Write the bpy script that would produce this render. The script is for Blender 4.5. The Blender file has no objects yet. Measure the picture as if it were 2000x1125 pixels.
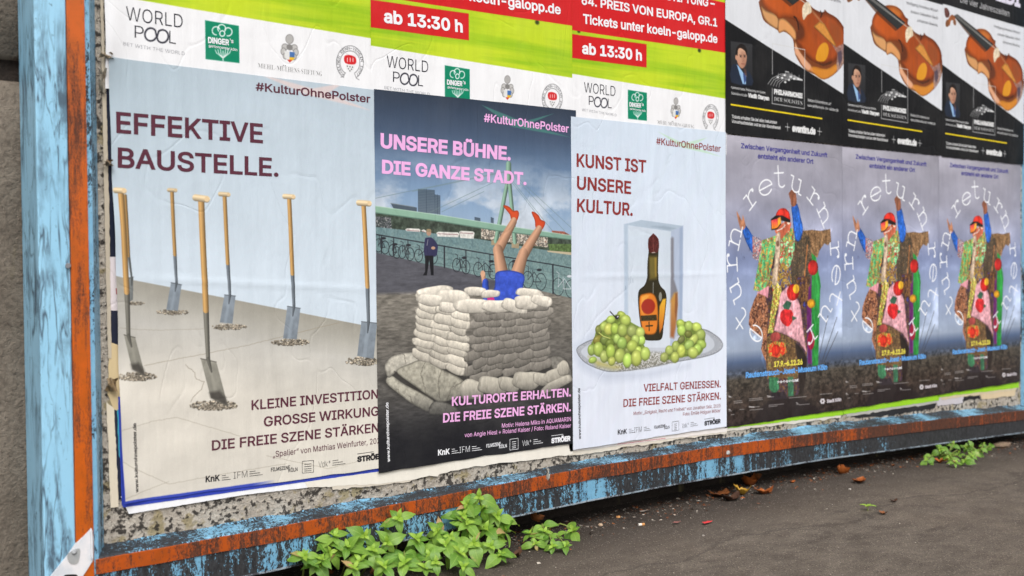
import bpy, bmesh, math, random, os
import numpy as np
from mathutils import Vector, Matrix

# ------------------------------------------------------------------ camera, world, sun, exposure
scene = bpy.context.scene
COL = scene.collection
R = math.radians
CAM_F, CAM_POS = 1.06844722, (-1.84972316, -2.05304019, 0.48477448)
CAM_YAW, CAM_PITCH, CAM_ROLL = 0.67907422, -0.0267273, -0.00737928
_cy, _sy = math.cos(CAM_YAW), math.sin(CAM_YAW)
FWD = np.array([_sy*math.cos(CAM_PITCH), _cy*math.cos(CAM_PITCH), math.sin(CAM_PITCH)])
_r = np.array([_cy, -_sy, 0.0]); _u = np.cross(_r, FWD)
RIGHT = _r*math.cos(CAM_ROLL)+_u*math.sin(CAM_ROLL)
UP = -_r*math.sin(CAM_ROLL)+_u*math.cos(CAM_ROLL)
CPOS = np.array(CAM_POS)
cam_d = bpy.data.cameras.new('camera'); cam = bpy.data.objects.new('camera', cam_d); COL.objects.link(cam)
M = Matrix.Identity(4)
for i in range(3):
    M[i][0], M[i][1], M[i][2], M[i][3] = RIGHT[i], UP[i], -FWD[i], CPOS[i]
cam.matrix_world = M
cam_d.sensor_width = 36; cam_d.lens = 36*CAM_F; cam_d.clip_end = 500; cam_d.clip_start = 0.02
cam_d.dof.use_dof = True; cam_d.dof.focus_distance = 2.52; cam_d.dof.aperture_fstop = 3.6
scene.camera = cam

SUN_EL, SUN_AZ = R(52), R(205)          # azimuth measured from +Y towards +X
world = bpy.data.worlds.new('World'); scene.world = world; world.use_nodes = True
wn = world.node_tree; wn.nodes.clear()
sky = wn.nodes.new('ShaderNodeTexSky'); sky.sky_type = 'NISHITA'; sky.sun_disc = False
sky.sun_elevation = SUN_EL; sky.sun_rotation = SUN_AZ; sky.air_density = 1.0; sky.dust_density = 4.0; sky.ozone_density = 1.0
hs = wn.nodes.new('ShaderNodeHueSaturation'); hs.inputs['Saturation'].default_value = 0.12
bg = wn.nodes.new('ShaderNodeBackground'); bg.inputs['Strength'].default_value = 0.13
wo = wn.nodes.new('ShaderNodeOutputWorld')
wn.links.new(sky.outputs[0], hs.inputs['Color']); wn.links.new(hs.outputs[0], bg.inputs['Color']); wn.links.new(bg.outputs[0], wo.inputs[0])
sun_d = bpy.data.lights.new('sun', 'SUN'); sun_d.energy = 1.1; sun_d.angle = R(35); sun_d.color = (1.0, 0.97, 0.93)
sun = bpy.data.objects.new('sun', sun_d); COL.objects.link(sun)
_sd = Vector((math.sin(SUN_AZ)*math.cos(SUN_EL), math.cos(SUN_AZ)*math.cos(SUN_EL), math.sin(SUN_EL)))
sun.rotation_euler = (-_sd).to_track_quat('-Z', 'Y').to_euler()
vs = scene.view_settings
vs.view_transform = 'Standard'; vs.look = 'None'; vs.exposure = 0.62; vs.gamma = 1.0; vs.use_curve_mapping = False

# ------------------------------------------------------------------ measuring: a point of the photograph on a plane of the place
def ray(px, py):
    px = np.asarray(px, float); py = np.asarray(py, float)
    a = (px-1000)/(2000*CAM_F); b = (562.5-py)/(2000*CAM_F)
    return FWD+a[..., None]*RIGHT+b[..., None]*UP
def on_wall(px, py, y=0.0):
    d = ray(px, py); t = (y-CPOS[1])/d[..., 1]
    return np.stack([CPOS[0]+d[..., 0]*t, CPOS[2]+d[..., 2]*t], -1)
def at_y(px, py, y):
    q = on_wall(px, py, y); return Vector((float(q[0]), y, float(q[1])))
def ground_z(x, y):
    t = np.clip((np.asarray(x, float)-0.7)/1.7, 0, 1)
    return -0.192-0.042*t*t*(3-2*t)
def at_ground(px, py, dz=0.0):
    d = ray(px, py); z = -0.2
    for _ in range(6):
        t = (z+dz-CPOS[2])/d[2]; p = CPOS+d*t; z = float(ground_z(p[0], p[1]))
    return Vector(p)

rng = np.random.default_rng(7); random.seed(7)
# ------------------------------------------------------------------ object helpers
def link(o, parent=None):
    COL.objects.link(o)
    if parent is not None:
        o.parent = parent
        o.matrix_parent_inverse = Matrix.Identity(4)
    return o
def tag(o, label=None, cat=None, group=None, kind=None):
    if label: o['label'] = label
    if cat: o['category'] = cat
    if group: o['group'] = group
    if kind: o['kind'] = kind
    return o
def empty(name, loc, label, cat, group=None):
    o = bpy.data.objects.new(name, None); o.location = loc; o.empty_display_size = 0.05
    link(o); return tag(o, label, cat, group)
def mesh_obj(name, verts, faces, mats, parent=None, smooth=False, uvs=None, mat_idx=None, origin=None):
    """verts in world space; stored relative to the parent's (unrotated) location or to origin"""
    off = np.array(parent_loc(parent)) if parent is not None else np.array(origin if origin is not None else (0, 0, 0), float)
    v = np.asarray(verts, float)-off
    me = bpy.data.meshes.new(name)
    me.from_pydata(v.tolist(), [], [list(map(int, f)) for f in faces])
    for m in (mats if isinstance(mats, (list, tuple)) else [mats]): me.materials.append(m)
    if mat_idx is not None: me.polygons.foreach_set('material_index', np.asarray(mat_idx, np.int32))
    if smooth: me.polygons.foreach_set('use_smooth', [True]*len(me.polygons))
    if uvs is not None:
        ul = me.uv_layers.new(name='uv'); li = np.empty(len(me.loops), np.int32); me.loops.foreach_get('vertex_index', li)
        ul.data.foreach_set('uv', np.asarray(uvs, np.float32)[li].ravel())
    me.update()
    o = bpy.data.objects.new(name, me)
    if parent is None and origin is not None: o.location = tuple(origin)
    return link(o, parent)
def parent_loc(o):
    l = Vector((0, 0, 0))
    while o is not None:
        l += o.location; o = o.parent
    return l
def box_data(x0, x1, y0, y1, z0, z1, bev=0.0):
    bm = bmesh.new(); bmesh.ops.create_cube(bm, size=1)
    for v in bm.verts:
        v.co = Vector(((x0+x1)/2+v.co.x*(x1-x0), (y0+y1)/2+v.co.y*(y1-y0), (z0+z1)/2+v.co.z*(z1-z0)))
    if bev: bmesh.ops.bevel(bm, geom=bm.edges[:], offset=bev, segments=2, affect='EDGES', profile=0.6)
    vs_ = [tuple(v.co) for v in bm.verts]; bm.verts.index_update(); fs = [[v.index for v in f.verts] for f in bm.faces]; bm.free()
    return vs_, fs
def tube_data(pts, rad, n=6):
    pts = [Vector(p) for p in pts]; vs_, fs = [], []
    for i, p in enumerate(pts):
        t = (pts[min(i+1, len(pts)-1)]-pts[max(i-1, 0)]).normalized()
        a = t.orthogonal().normalized(); b = t.cross(a); r_ = rad[i] if isinstance(rad, (list, tuple)) else rad
        for k in range(n):
            an = 2*math.pi*k/n; vs_.append(tuple(p+(a*math.cos(an)+b*math.sin(an))*r_))
    for i in range(len(pts)-1):
        for k in range(n): fs.append([i*n+k, i*n+(k+1) % n, (i+1)*n+(k+1) % n, (i+1)*n+k])
    fs.append(list(range(n))[::-1]); fs.append([(len(pts)-1)*n+k for k in range(n)])
    return vs_, fs
def join_data(parts):
    V, F = [], []
    for v, f in parts:
        o = len(V); V += list(v); F += [[i+o for i in q] for q in f]
    return V, F

# ------------------------------------------------------------------ materials
def s2l(c):
    c = np.asarray(c, float)/255.0
    return np.where(c <= 0.04045, c/12.92, ((c+0.055)/1.055)**2.4)
class NT:
    def __init__(self, name):
        self.m = bpy.data.materials.new(name); self.m.use_nodes = True
        self.t = self.m.node_tree; self.t.nodes.clear()
        self.out = self.t.nodes.new('ShaderNodeOutputMaterial'); self.b = self.t.nodes.new('ShaderNodeBsdfPrincipled')
        self.t.links.new(self.b.outputs[0], self.out.inputs['Surface'])
        self.pos = self.n('ShaderNodeNewGeometry').outputs['Position']
    def n(self, t, **kw):
        nd = self.t.nodes.new(t)
        for k, v in kw.items(): setattr(nd, k, v)
        return nd
    def l(self, a, b): self.t.links.new(a, b)
    def inp(self, nd, k, v):
        s = nd.inputs[k]
        if isinstance(v, bpy.types.NodeSocket): self.l(v, s)
        elif isinstance(v, (tuple, list, np.ndarray)) and len(v) == 3 and s.type == 'RGBA': s.default_value = (*map(float, v), 1)
        else: s.default_value = v
    def map(self, sc, loc=(0, 0, 0), src=None):
        m = self.n('ShaderNodeMapping'); self.l(src or self.pos, m.inputs['Vector'])
        m.inputs['Scale'].default_value = sc; m.inputs['Location'].default_value = loc; return m.outputs[0]
    def noise(self, sc=(1, 1, 1), scale=1.0, detail=4, rough=0.55, dist=0.0, loc=(0, 0, 0), src=None):
        nd = self.n('ShaderNodeTexNoise'); self.l(self.map(sc, loc, src), nd.inputs['Vector'])
        nd.inputs['Scale'].default_value = scale; nd.inputs['Detail'].default_value = detail
        nd.inputs['Roughness'].default_value = rough; nd.inputs['Distortion'].default_value = dist
        return nd.outputs['Fac']
    def vor(self, sc=(1, 1, 1), scale=100, feat='F1', out='Distance'):
        nd = self.n('ShaderNodeTexVoronoi', feature=feat); self.l(self.map(sc), nd.inputs['Vector']); nd.inputs['Scale'].default_value = scale
        return nd.outputs[out]
    def math(self, op, a, b=0.0, c=0.0, clamp=False):
        nd = self.n('ShaderNodeMath', operation=op); nd.use_clamp = clamp
        self.inp(nd, 0, a); self.inp(nd, 1, b)
        if op in ('MULTIPLY_ADD', 'SMOOTH_MIN', 'COMPARE'): self.inp(nd, 2, c)
        return nd.outputs[0]
    def step(self, v, lo, hi, a=0.0, b=1.0):
        nd = self.n('ShaderNodeMapRange'); nd.clamp = True
        self.inp(nd, 'Value', v); nd.inputs['From Min'].default_value = lo; nd.inputs['From Max'].default_value = hi
        nd.inputs['To Min'].default_value = a; nd.inputs['To Max'].default_value = b
        return nd.outputs[0]
    def mix(self, f, a, b, mode='MIX'):
        nd = self.n('ShaderNodeMix', data_type='RGBA', blend_type=mode)
        self.inp(nd, 0, f); self.inp(nd, 6, a); self.inp(nd, 7, b); return nd.outputs[2]
    def xyz(self, src=None):
        nd = self.n('ShaderNodeSeparateXYZ'); self.l(src or self.pos, nd.inputs[0]); return nd.outputs
    def bump(self, h, strength=0.5, dist=0.002, normal=None):
        nd = self.n('ShaderNodeBump'); nd.inputs['Strength'].default_value = strength; nd.inputs['Distance'].default_value = dist
        self.l(h, nd.inputs['Height'])
        if normal is not None: self.l(normal, nd.inputs['Normal'])
        return nd.outputs[0]
    def fin(self, color, rough=0.6, normal=None, spec=0.4, metal=0.0):
        self.inp(self.b, 'Base Color', color); self.inp(self.b, 'Roughness', rough)
        self.b.inputs['Specular IOR Level'].default_value = spec; self.b.inputs['Metallic'].default_value = metal
        if normal is not None: self.l(normal, self.b.inputs['Normal'])
        return self.m

PAPER_K = 0.93
def paper_finish(nt, col, amt=1.0):
    """paste streaks, creases and grain that every pasted sheet and its print share"""
    streak = nt.noise((45, 1, 5), 1.0, 3, 0.6); blotch = nt.noise((7, 1, 6), 1.0, 4, 0.6, loc=(3, 0, 5))
    fine = nt.noise((260, 1, 200), 1.0, 2, 0.5)
    h = nt.math('ADD', nt.math('MULTIPLY', streak, 0.5), nt.math('MULTIPLY', blotch, 1.2))
    crease = nt.math('ABSOLUTE', nt.math('SUBTRACT', nt.noise((5, 1, 3.2), 1.0, 2, 0.5, 0.6, loc=(9, 0, 1)), 0.5))
    h = nt.math('ADD', h, nt.math('MULTIPLY', nt.step(crease, 0.0, 0.012), 0.16))
    h = nt.math('ADD', h, nt.math('MULTIPLY', fine, 0.06))
    nrm = nt.bump(h, 0.55, 0.005)
    stain = nt.step(streak, 0.3, 0.75, 0.93, 1.02)
    col = nt.mix(1.0, col, stain, 'MULTIPLY')
    dust = nt.math('MULTIPLY', nt.step(blotch, 0.45, 0.8), 0.03)
    col = nt.mix(dust, col, (0.55, 0.53, 0.5))
    return nt.fin(col, nt.step(blotch, 0.3, 0.7, 0.5, 0.66), nrm, 0.12)
_inks = {}
def ink(c):
    if c not in _inks:
        nt = NT('ink_%d_%d_%d' % c); _inks[c] = paper_finish(nt, tuple(s2l(c)*PAPER_K))
    return _inks[c]
def print_mat(name, img):
    """printed sheet: the picture is generated below, in this script"""
    h, w, _ = img.shape
    im = bpy.data.images.new(name, w, h)
    buf = np.ones((h, w, 4), np.float32); buf[..., :3] = np.clip(img[::-1]/255.0, 0, 1)
    im.pixels.foreach_set(buf.ravel()); im.update(); im.pack()
    nt = NT(name); tx = nt.n('ShaderNodeTexImage', image=im, interpolation='Cubic', extension='EXTEND')
    nt.l(nt.n('ShaderNodeUVMap', uv_map='uv').outputs[0], tx.inputs[0])
    col = nt.mix(1.0, tx.outputs[0], (PAPER_K, PAPER_K, PAPER_K), 'MULTIPLY')
    return paper_finish(nt, col)
# ------------------------------------------------------------------ painting the printed pictures
def vnoise(h, w, cy, cx, seed):
    g = np.random.default_rng(seed)
    gy, gx = int(h/cy)+3, int(w/cx)+3
    a = g.random((gy, gx))
    y = np.arange(h)/cy; x = np.arange(w)/cx
    iy = y.astype(int); ix = x.astype(int); fy = y-iy; fx = x-ix
    fy = (fy*fy*(3-2*fy))[:, None]; fx = (fx*fx*(3-2*fx))[None, :]
    A = a[iy][:, ix]; B = a[iy][:, ix+1]; C_ = a[iy+1][:, ix]; D_ = a[iy+1][:, ix+1]
    return (A*(1-fx)+B*fx)*(1-fy)+(C_*(1-fx)+D_*fx)*fy
def fbm(h, w, cy, cx, oct_=5, seed=0, gain=0.55):
    o = np.zeros((h, w)); amp, tot = 1.0, 0.0
    for k in range(oct_):
        o += amp*vnoise(h, w, max(cy, 1.01), max(cx, 1.01), seed*31+k); tot += amp; amp *= gain; cy /= 2; cx /= 2
    return o/tot
def Z(ox, oy, sc):
    return lambda pts: [(ox+x/sc, oy+y/sc) for x, y in pts]
def smooth_poly(pts, n=5):
    p = np.asarray(pts, float); m = len(p); out = []
    for i in range(m):
        a, b, c, d = p[i-1], p[i], p[(i+1) % m], p[(i+2) % m]
        for k in range(n):
            t = k/n
            out.append(0.5*((2*b)+(c-a)*t+(2*a-5*b+4*c-d)*t*t+(-a+3*b-3*c+d)*t**3))
    return np.array(out)
class Canvas:
    """a printed sheet; shapes are given where they show on the wall and land in the sheet's own millimetres"""
    def __init__(self, origin, w, h, S, rot=0.0):
        self.o, self.w, self.h, self.S, self.rot = origin, w, h, S*1000, rot
        self.W, self.H = int(round(w*self.S)), int(round(h*self.S))
        self.img = np.ones((self.H, self.W, 3))*235.0
    def loc(self, pts, o=None):
        p = np.asarray(pts, float); q = on_wall(p[..., 0], p[..., 1], SHEET_Y)-np.array(o or self.o)
        c, s = math.cos(-self.rot), math.sin(-self.rot)
        return np.stack([q[..., 0]*c-q[..., 1]*s, q[..., 0]*s+q[..., 1]*c], -1)
    def to(self, pts, o=None):
        q = self.loc(pts, o); return np.stack([q[..., 0]*self.S, (self.h-q[..., 1])*self.S], -1)
    def win(self, lo, hi):
        x0, y0 = max(int(math.floor(lo[0])), 0), max(int(math.floor(lo[1])), 0)
        x1, y1 = min(int(math.ceil(hi[0]))+1, self.W), min(int(math.ceil(hi[1]))+1, self.H)
        if x1 <= x0 or y1 <= y0: return None
        yy, xx = np.mgrid[y0:y1, x0:x1]
        return (slice(y0, y1), slice(x0, x1)), xx+0.5, yy+0.5
    def mask_poly(self, q, fe=1.0):
        q = np.asarray(q, float); r = self.win(q.min(0)-fe-1, q.max(0)+fe+1)
        if r is None: return None
        sl, X, Y = r; ins = np.zeros(X.shape, bool); d2 = np.full(X.shape, 1e9)
        for i in range(len(q)):
            (ax, ay), (bx, by) = q[i-1], q[i]
            if ay != by:
                c = ((ay > Y) != (by > Y)) & (X < (bx-ax)*(Y-ay)/(by-ay)+ax); ins ^= c
            L = (bx-ax)**2+(by-ay)**2+1e-12
            t = np.clip(((X-ax)*(bx-ax)+(Y-ay)*(by-ay))/L, 0, 1)
            d2 = np.minimum(d2, (X-ax-t*(bx-ax))**2+(Y-ay-t*(by-ay))**2)
        sd = np.where(ins, np.sqrt(d2), -np.sqrt(d2))
        return sl, np.clip(0.5+sd/fe, 0, 1), X, Y, sd
    def put(self, sl, m, col, a=1.0):
        m = (m*a)[..., None]; self.img[sl] = self.img[sl]*(1-m)+np.asarray(col, float)*m
    def poly(self, pts, col, a=1.0, fe=1.2, smooth=0, o=None, col2=None, vdir=None, noise=0, nseed=1, ncell=6, edge=0.0, raw=False):
        q = np.asarray(pts, float) if raw else self.to(pts, o)
        if smooth: q = smooth_poly(q, smooth)
        r = self.mask_poly(q, fe)
        if r is None: return
        sl, m, X, Y, sd = r; c = np.broadcast_to(np.asarray(col, float), X.shape+(3,)).copy()
        if col2 is not None:
            lo, hi = q.min(0), q.max(0); t = (Y-lo[1])/(hi[1]-lo[1]+1e-6) if vdir != 'h' else (X-lo[0])/(hi[0]-lo[0]+1e-6)
            t = np.clip(t, 0, 1)[..., None]; c = c*(1-t)+np.asarray(col2, float)*t
        if noise: c *= (1+noise*(fbm(*X.shape, ncell, ncell, 3, nseed)-0.5)*2)[..., None]
        if edge: c *= (1-edge*np.clip(1-sd/6.0, 0, 1))[..., None]
        self.put(sl, m, c, a)
    def pattern(self, pts, cols, cell=7, a=1.0, seed=3, smooth=0, o=None):
        """a figured cloth: patches of the given colours inside an outline"""
        q = self.to(pts, o); q = smooth_poly(q, smooth) if smooth else q
        r = self.mask_poly(q, 1.2)
        if r is None: return
        sl, m, X, Y, sd = r; n = fbm(*X.shape, cell*1.3, cell, 3, seed, 0.6); n = (n-n.min())/(np.ptp(n)+1e-6)
        n2 = fbm(*X.shape, cell*.5, cell*.5, 2, seed+9)
        idx = np.clip(((n*0.9+n2*0.35-0.1)*len(cols)).astype(int), 0, len(cols)-1)
        c = np.asarray(cols, float)[idx]*(0.75+0.5*n2)[..., None]
        if min(c.shape[:2]) > 4: c[1:-1, 1:-1] = (c[1:-1, 1:-1]*2+c[:-2, 1:-1]+c[2:, 1:-1]+c[1:-1, :-2]+c[1:-1, 2:])/6
        self.put(sl, m, c, a)
    def line(self, pts, col, w, a=1.0, fe=1.2, o=None, wob=0.0, seed=0):
        q = self.to(pts, o)
        if wob:
            g = np.random.default_rng(seed); out = [q[0]]
            for i in range(len(q)-1):
                n = max(2, int(np.linalg.norm(q[i+1]-q[i])/6))
                for k in range(1, n+1): out.append(q[i]+(q[i+1]-q[i])*k/n+g.normal(0, wob, 2)*(k < n))
            q = np.array(out)
        for i in range(len(q)-1): self.cap(q[i], q[i+1], w/2, w/2, col, a, fe)
    def cap(self, p, q, r0, r1, col, a=1.0, fe=1.2, shade=0.0):
        p, q = np.asarray(p, float), np.asarray(q, float); rm = max(r0, r1)+fe+1
        r = self.win(np.minimum(p, q)-rm, np.maximum(p, q)+rm)
        if r is None: return
        sl, X, Y = r; d = q-p; L = d@d+1e-9
        t = np.clip(((X-p[0])*d[0]+(Y-p[1])*d[1])/L, 0, 1); dx, dy = X-p[0]-t*d[0], Y-p[1]-t*d[1]
        rad = r0+(r1-r0)*t; dist = np.sqrt(dx*dx+dy*dy); m = np.clip(0.5+(rad-dist)/fe, 0, 1)
        c = np.broadcast_to(np.asarray(col, float), X.shape+(3,)).copy()
        if shade:
            n = np.array([d[1], -d[0]])/math.sqrt(L)
            if n[0] < 0 or (abs(n[0]) < 0.3 and n[1] < 0): n = -n
            s = np.clip((dx*n[0]+dy*n[1])/(rad+1e-6), -1, 1); c *= (1-shade*(0.15+0.5*np.clip(s, 0, 1)+0.35*np.clip(s, 0, 1)**2)+shade*0.25*np.exp(-((s+0.4)/0.3)**2))[..., None]
        self.put(sl, m, c, a)
    def pcap(self, a_, b_, r0, r1, col, shade=0.5, al=1.0, fe=1.2, o=None):
        A, B = self.to([a_, b_], o); k = self.hs(a_, o); self.cap(A, B, r0*k, r1*k, col, al, fe, shade)
    def hs(self, p, o=None):
        q = self.to([p, (p[0]+4, p[1])], o); return np.linalg.norm(q[1]-q[0])/4
    def vsc(self, p, o=None):
        q = self.to([p, (p[0], p[1]+4)], o); return np.linalg.norm(q[1]-q[0])/4
    def blob(self, c, rx, ry, col, ang=0.0, a=1.0, fe=1.2, o=None, p=2.0, shade=None, seed=0, soft=0.0):
        C_ = self.to([c], o)[0]; kx, ky = self.hs(c, o), self.vsc(c, o); rx, ry = rx*kx, ry*ky; rm = max(rx, ry)+2
        r = self.win(C_-rm, C_+rm)
        if r is None: return
        sl, X, Y = r; x, y = X-C_[0], Y-C_[1]; ca, sa = math.cos(ang), math.sin(ang)
        u, v = (x*ca+y*sa)/rx, (-x*sa+y*ca)/ry
        rr = (np.abs(u)**p+np.abs(v)**p)**(1/p)
        if shade == 'bag':
            g_ = np.random.default_rng(seed+5); th = np.arctan2(v, u); ph = g_.random(4)*6.28
            rr = rr*(1+.07*np.sin(2*th+ph[0])+.05*np.sin(3*th+ph[1])+.035*np.sin(5*th+ph[2]))
        m = np.clip((1-rr)*min(rx, ry)/fe+0.5, 0, 1) if not soft else np.clip((1-rr)/soft, 0, 1)**1.5
        c_ = np.broadcast_to(np.asarray(col, float), X.shape+(3,)).copy()
        if shade == 'bag':
            n = fbm(*X.shape, max(ry*.55, 2), max(rx*.16, 2), 4, seed, .65); fine = np.random.default_rng(seed).random(X.shape)
            fold = np.sin((u*7+ph[3]+n*3)*2.2)*np.clip(np.abs(u)-.35, 0, .5)
            f = 0.99-0.19*np.clip(v, -1, 1)-0.75*np.clip(rr-0.84, 0, 1)*1.6+0.26*(n-0.5)+.12*fold+.05*(fine-.5)-.10*np.clip(v-.45, 0, 1); c_ *= f[..., None]
        elif shade == 'grape':
            f = 1.0-0.32*np.clip(rr, 0, 1)**3-0.12*v; c_ *= f[..., None]
            hl = np.exp(-(((u+0.25)/0.28)**2+((v+0.4)/0.22)**2)); c_ += hl[..., None]*np.array([34, 30, 34])
        elif shade == 'ball':
            c_ *= (1.05-0.35*np.clip(rr, 0, 1)**2-0.15*u)[..., None]
        self.put(sl, m, c_, a)
    def ring(self, c, rx, ry, col, w, a=1.0, a0=0, a1=360, n=26, o=None):
        t = np.radians(np.linspace(a0, a1, n)); self.line([(c[0]+rx*math.cos(k), c[1]+ry*math.sin(k)) for k in t], col, w, a, o=o)
    def rubble(self, c, rx, ry, n, seed, base=(172, 160, 142)):
        g = np.random.default_rng(seed); self.blob(c, rx*1.05, ry*0.9, (128, 120, 106), a=0.6, soft=0.9)
        for k in range(n):
            t = g.random()*6.283; rr = math.sqrt(g.random()); x = c[0]+rx*rr*math.cos(t); y = c[1]+ry*rr*math.sin(t)*0.8-(1-rr)*ry*0.25
            s = (0.6+g.random()*1.3)*(0.55+0.45*(ry/10)); f = 0.45+g.random()*1.0
            self.blob((x, y+0.8), s*1.3, s, np.array(base)*0.4, a=0.8); self.blob((x, y), s*1.2, s*.9, np.clip(np.array(base)*f, 0, 240))

# ---- sheet geometry: (x of the left edge, z of the bottom edge), metres; rotation
PW, PH = 0.594, 0.841
P1, P1R = (-1.1362, 0.0275), 0.0168
P2, P2R = (-0.5751, 0.0161), 0.0007
P3 = (0.0, 0.0)
RX = [(-1.1557, 0.806), (-0.5812, 0.778), (0.0091, 0.776)]
QX = [(0.5905, -0.006), (1.1640, -0.007), (1.7380, -0.0065)]
VX = [(0.5945, 0.838), (1.1655, 0.836), (1.7545, 0.832)]

SHEET_Y = -0.0075                      # the pasted sheets lie this far in front of the board
_k = (SHEET_Y-CPOS[1])/(-CPOS[1])
def _on_sheet(o): return (float(CPOS[0]+(o[0]-CPOS[0])*_k), float(CPOS[2]+(o[1]-CPOS[2])*_k))
P1, P2, P3 = _on_sheet(P1), _on_sheet(P2), _on_sheet(P3)
RX, QX, VX = [[_on_sheet(o) for o in L] for L in (RX, QX, VX)]; PW, PH = PW*_k, PH*_k

def art_spades():
    c = Canvas(P1, PW, PH, 1.3, P1R); H, W = c.H, c.W
    yy, xx = np.mgrid[0:H, 0:W]; t = np.clip(yy/(H*0.5), 0, 1)[..., None]; u = np.clip(xx/(W*0.55), 0, 1)[..., None]
    top = np.array([172, 188, 198])*(1-u*.6)+np.array([190, 203, 214])*u*.6
    c.img[:] = top*(1-t)+np.array([206, 218, 229])*t
    c.img *= (0.985+0.03*fbm(H, W, 160, 50, 4, 5))[..., None]
    fl = [(225, 539), (259, 547), (353, 565), (480, 590), (703, 634), (760, 646), (770, 1000), (220, 1040)]
    c.poly(fl, (168, 163, 152), fe=2.0)
    q = c.to([(0, 0)])  # floor light: darker strip along the wall, paler towards the viewer
    m = c.mask_poly(c.to(fl), 2.0); sl, mk, X, Y, sd = m
    e0, e1 = c.to([(225, 539), (760, 646)]); yl = e0[1]+(X-e0[0])*(e1[1]-e0[1])/(e1[0]-e0[0]); d = np.clip((Y-yl)/250.0, 0, 1)[..., None]
    n = fbm(*X.shape, 60, 120, 5, 8)[..., None]
    f1, f2, f3 = np.array([158, 154, 143.]), np.array([194, 191, 184.]), np.array([216, 210, 199.])
    colr = np.where(d < 0.42, f1+(f2-f1)*(d/0.42), f2+(f3-f2)*((d-.42)/.58))*(0.94+0.12*n)
    colr *= (0.985+0.03*np.random.default_rng(3).random(X.shape))[..., None]
    c.put(sl, mk, colr)
    for k, L in enumerate([[(281, 714), (340, 702), (480, 675), (585, 649), (663, 630)], [(232, 842), (300, 822), (345, 815), (470, 852)], [(236, 900), (262, 915), (330, 945), (440, 925), (560, 905)], [(240, 975), (330, 940)], [(232, 640), (300, 645), (400, 642)], [(520, 890), (640, 915), (745, 890)]]):
        c.line(L, (150, 140, 122), 1.3, 0.5 if k else 0.75, wob=0.5, seed=k)
    c.line([(362, 712), (380, 728), (383, 740), (398, 745), (393, 760), (380, 772), (372, 785)], (140, 130, 115), 1.6, 0.7, wob=0.9, seed=9)
    wood, tip, steel = (206, 162, 102), (240, 216, 176), (128, 128, 126)
    def spade(T0, T1, tr, s0, s1, w0, k1, blade, rub, n, bcol, seed, lit=1.0):
        c.rubble(rub[0], rub[1], rub[2], n, seed)
        wd = np.array(wood)*lit
        b = np.array(blade); c.poly(blade, bcol, fe=1.2, col2=tuple(np.array(bcol)*0.86), noise=0.10, nseed=seed, ncell=14)
        mid = [tuple(b[0]*.62+b[1]*.38), tuple(b[0]*.42+b[1]*.58), tuple(b[3]*.45+b[2]*.55), tuple(b[3]*.7+b[2]*.3)]
        c.poly(mid, tuple(np.array(bcol)*1.13), a=0.5, fe=5); c.line([tuple(b[0]), tuple(b[1])], np.array(bcol)*0.62, 2.0)
        if lit == 1.0 and tr > 5.5:
            lo = [tuple(b[3]*.86+b[0]*.14), tuple(b[3]*.3+b[2]*.4+b[1]*.3), tuple(b[2]*.8+b[1]*.2), tuple(b[2]), tuple(b[3])]; c.poly(lo, (58, 54, 50), a=0.75, fe=9)
        c.pcap(s1, k1, w0*.42, w0*.30, np.array(bcol)*0.84, 0.6); c.pcap(k1, tuple(np.array(k1)*.7+(b[3]+b[2])*.15), w0*.3, w0*.12, np.array(bcol)*0.7, 0.4)
        c.pcap(s0, s1, w0*.46, w0*.44, wd, 0.55); c.pcap(T0, T1, tr, tr, np.array(tip)*lit, 0.5)
        c.blob(T1, tr*.75, tr*.8, np.array((228, 200, 158))*lit)
        c.rubble((rub[0][0], rub[0][1]+rub[2]*.35), rub[1]*.7, rub[2]*.6, n//2, seed+50)
    grey, warm = (140, 150, 160), (148, 145, 134)
    spade((243, 371), (245, 372), 2.5, (245, 382), (251, 500), 6, (257, 545), [(250, 543), (260, 541), (259, 585), (252, 590)], ((264, 592), 20, 4), 40, (120, 124, 124), 1, .8)
    spade((330, 371), (343, 371.5), 3.8, (336, 376), (341.7, 497), 8, (344.5, 553), [(334, 552), (354.6, 556), (347.5, 607), (324.7, 605)], ((337, 609), 34, 6), 90, grey, 2, .92)
    spade((429.5, 379), (445.5, 380), 4.2, (438, 384), (444.6, 514), 8.5, (448.7, 577), [(438, 575.6), (459.7, 578), (453.7, 632), (429, 629.5)], ((447, 638), 35, 7), 100, grey, 3, .95)
    spade((555, 383.5), (572, 384.5), 4.5, (564, 390), (571, 534), 9, (574, 598), [(561, 598), (586.7, 602), (580, 662.6), (553, 661)], ((568, 668), 38, 8), 120, grey, 4)
    spade((700.5, 396), (721, 397.5), 5, (710, 402), (717.4, 559), 9.5, (719.5, 629), [(705.6, 628), (736, 631), (730, 701), (698, 695)], ((711, 705), 36, 10), 130, grey, 5)
    spade((226, 371.5), (242, 372.5), 5.8, (236, 380), (246.8, 570), 13, (250, 655), [(241, 653.5), (263.5, 659), (284, 736), (258, 721)], ((265, 735), 40, 10), 150, warm, 6)
    spade((382, 386), (403.5, 389), 6.4, (392.7, 393), (402, 605.5), 13, (405.7, 701), [(391, 700), (421.8, 706.8), (445, 794), (411, 777)], ((416, 791), 47, 12), 200, warm, 7)
    # soft coral pennant behind the hashtag
    c.poly([(500, 142), (610, 173), (672, 162), (640, 182), (722, 215), (600, 185)], (240, 205, 195), a=0.55, fe=5)
    b0 = c.to([(241, 984), (760, 912)])
    c.poly([(239, 979), (757, 907), (757, 917), (240, 990)], (62, 78, 178), fe=1.5)
    c.poly([(218, 780), (233, 780), (243, 992), (238, 992)], (58, 75, 176), fe=1.5)
    return c.img

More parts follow.
